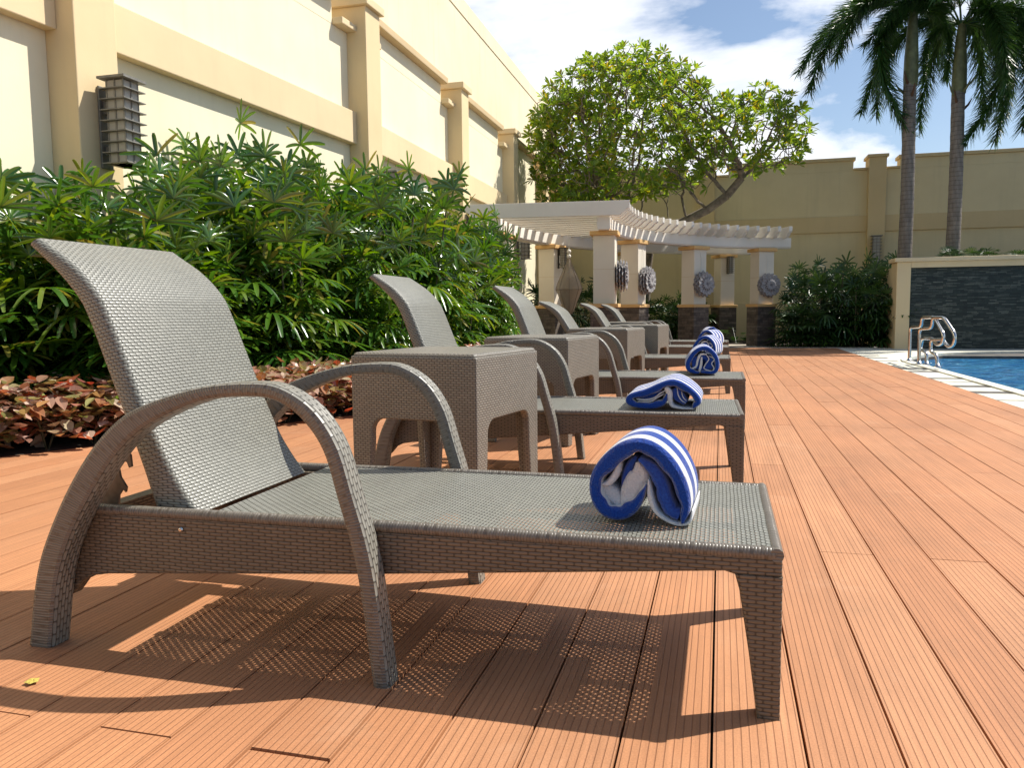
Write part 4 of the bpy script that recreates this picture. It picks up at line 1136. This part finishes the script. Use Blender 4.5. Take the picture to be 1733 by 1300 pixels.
limb_r = [(-1.15,18.5,2.62),(-.75,18.4,2.78),(-.3,18.3,2.98),(.1,18.2,3.25),(.4,18.1,3.6)]
limb_l = [(-1.9,18.5,2.75),(-2.2,18.3,3.0),(-2.6,18.1,3.3)]
root = [np.array(p) for p in [(-1.75,18.8,-.05),(-1.72,18.78,.6),(-1.70,18.75,1.2),(-1.66,18.7,1.8),(-1.6,18.65,2.35)]]
shapes = [((-2.1,17.6,4.45),(2.15,1.6,1.95),7.4), ((.55,17.5,4.3),(1.2,1.2,1.05),1.9), ((-3.2,17.6,4.2),(.95,1.2,1.3),1.0), ((-3.1,17.2,3.2),(.75,.7,.55),.6)]
nodes, par = grow(root, [limb_r, limb_l], shapes, 4700, .11, .127, 4)
ch = [[] for _ in nodes]
for i, p in enumerate(par):
    if p >= 0: ch[p].append(i)
wt = [0]*len(nodes)
for i in range(len(nodes)-1, -1, -1):
    wt[i] = max(1, sum(wt[c] for c in ch[i]))
rad = [min(.10, .0046*w_**.5+.003) for w_ in wt]
bt, bl = MB(), MB()
def chain(i):
    c = [i]
    while len(ch[c[-1]]) == 1: c.append(ch[c[-1]][0])
    return c
stack = [0]; seen_first = True
limbs = []
while stack:
    i = stack.pop(); c = chain(i)
    path = ([nodes[par[i]]] if par[i] >= 0 else [])+[nodes[j] for j in c]
    rr_ = ([min(rad[par[i]], rad[i]*1.15)] if par[i] >= 0 else [])+[rad[j] for j in c]
    if len(path) > 1: limbs.append((path, rr_))
    for k in ch[c[-1]]: stack.append(k)
first = True
for path, rr_ in limbs:
    n = 8 if max(rr_) > .04 else 5
    (bt if first else bl).tube([p-bz for p in path], rr_, n, cap=False); first = False
bt.build('trunk', M['bark_grey'], fr_t, smooth=True); bl.build('branch', M['bark_grey'], fr_t, smooth=True)
b = MB(); r_ = random.Random(21)
tips = [i for i in range(len(nodes)) if not ch[i]]
for i in tips:
    p = nodes[i]-bz; dr = nodes[i]-nodes[par[i]]; dr /= np.linalg.norm(dr)+1e-9; dr = dr*.6+np.array([0,0,.55]); dr /= np.linalg.norm(dr)
    s1 = np.cross(dr, [.3,.9,.1]); s1 /= np.linalg.norm(s1); s2_ = np.cross(dr, s1)
    for k in range(r_.randint(8, 13)):
        a = k*2.4+r_.uniform(-.3,.3); op = r_.uniform(.5,1.25)
        d = dr*math.cos(op)+(s1*math.cos(a)+s2_*math.sin(a))*math.sin(op)
        sd = np.cross(d, dr); 
        if np.linalg.norm(sd) < .05: continue
        blade(b, p+d*.015, d, sd, r_.uniform(.13,.23), r_.uniform(.044,.064), r_.uniform(.0,.35), .3, 4, (.12,.55,.95,1,.15))
b.build('crown', M['frangi_leaf'], fr_t)

# ------------------------------------------------------------------ foxtail palms
def frond_mesh(seed, Ln=2.75, leaf=.46):
    """plume: a bending rachis with leaflets all round it"""
    r_ = random.Random(seed); b = MB(); pts = []
    for t in np.linspace(0, 1, 16):                       # in the x-z plane, starts rising, then droops
        pts.append(np.array([Ln*(.78*t-.16*t**3), 0, Ln*(.42*t-.98*t**2.1)]))
    P = np.array(pts); T = np.gradient(P, axis=0); T /= np.linalg.norm(T, axis=1)[:,None]
    b.tube(P, [.020*(1-.8*t)+.003 for t in np.linspace(0,1,16)], 5)
    n = 620
    for k in range(n):
        t = .13+.87*k/n; f = t*15; i = min(int(f), 14); c = P[i]*(1-(f-i))+P[i+1]*(f-i); d0 = T[i]
        a = r_.uniform(0, 6.28); s1 = np.array([0,1.,0]); s2_ = np.cross(d0, s1)
        o_ = s1*math.cos(a)+s2_*math.sin(a)
        d = o_*r_.uniform(.7,1.0)+d0*r_.uniform(.5,1.1)
        L_ = leaf*(.55+.5*math.sin(math.pi*min(1,t*1.02)))*r_.uniform(.7,1.05)
        blade(b, c, d, np.cross(d, d0), L_, r_.uniform(.018,.03), .22, .3, 3, (.6,1,.7,.05))
    return b
fronds = [frond_mesh(500+k) for k in range(3)]
def palm(label, x, y_, z_leaf, z_top, azs, seed):
    t = thing('foxtail_palm', label, 'palm tree', (x,y_,1.5), 0, 'foxtail palms in the raised planter')
    r_ = random.Random(seed)
    b = MB(); zs = np.linspace(-.1, z_leaf-1.5, 30)
    b.tube([(.012*math.sin(z*1.3), .012*math.cos(z*1.1), z) for z in zs], [.122+.014*math.exp(-z*1.5)-.006*z/3.5+.003*math.sin(z*73) for z in zs], 14); b.build('trunk', M['palm_trunk'], t, smooth=True)
    b = MB(); q = z_leaf-1.5; h_ = z_top-z_leaf
    b.tube([(0,0,q-.03),(0,0,q+.12),(0,0,q+.35*h_),(0,0,q+.7*h_),(.01,0,q+h_)], [.125,.135,.128,.10,.065], 12); b.build('crownshaft', M['crownshaft'], t, smooth=True)
    for k in range(5):
        a = r_.uniform(0,6.28); b = MB(); zz_ = q+r_.uniform(-.35,.1)
        b.tube([(.11*math.cos(a),.11*math.sin(a),zz_),(.2*math.cos(a),.2*math.sin(a),zz_+.08),(.27*math.cos(a),.27*math.sin(a),zz_+.20)], [.03,.02,.008], 6); b.build('old_stalk', M['brown_leaf'] if k % 2 else M['crownshaft'], t)
    for k, (az_, tilt, sc_) in enumerate(azs):
        o = bpy.data.objects.new('frond', palm_me[k % 3]); COL.objects.link(o); o.parent = t
        o.location = (.05*math.cos(R(az_)), .05*math.sin(R(az_)), q+h_-.06+.01*(k % 3)); o.rotation_euler = (0, R(tilt), R(az_)); o.scale = (sc_,)*3
    return t
palm_me = []
for k, fb in enumerate(fronds):
    o = fb.build('frond', M['foxtail_leaf']); palm_me.append(o.data); bpy.data.objects.remove(o)
# tilt >0 droops the frond more
palm('foxtail palm whose trunk rises beside the left end of the slate wall', 3.46, 17.0, 5.02, 6.45,
     [(186,-4,1.0),(206,50,1.0),(150,-25,1.0),(285,-45,.9),(100,0,1.0),(60,-20,1.0),(15,22,.62),(330,-40,1.0),(125,-45,.9),(250,-50,.9),(40,-55,.9),(215,-10,.9)], 1)
palm('foxtail palm with dense drooping fronds, farther from the pergola', 4.34, 17.15, 4.85, 6.15,
     [(195,-30,.8),(215,-35,.85),(245,-40,.9),(185,18,.5),(312,26,.92),(338,46,.98),(350,22,1.0),(5,12,1.0),(30,26,1.0),(60,0,1.0),(100,0,1.0),(140,-10,1.0),(320,0,.95),(310,-25,1.0),(20,-45,1.0),(335,5,1.0),(285,5,.9)], 2)

# ------------------------------------------------------------------ small litter on the boards
b = MB(); r_ = random.Random(2)
for k in range(5):
    a = k*1.3; blade(b, (0,0,.003), np.array([math.cos(a),math.sin(a),.5]), np.array([-math.sin(a),math.cos(a),0]), .016, .014, .3, .3, 3, (.3,1,.9,.2))
tag(b.build('fallen_blossom', M['dry_leaf'], None, loc=(-1.335,1.226,0)), 'small crumpled yellow blossom fallen on the boards in front of the lounger', 'blossom')
for i, (x, y_, a, lb) in enumerate(((-1.9,4.0,.4,'thin curled brown leaf on boards near the copper shrubs'),)):
    b = MB(); b.tube([(0,0,.004),(.03,.01,.012),(.06,.005,.006),(.075,-.01,.004)], [.001,.004,.004,.001], 5)
    tag(b.build('fallen_leaf', M['brown_leaf'], None, loc=(x,y_,0)), lb, 'leaf')
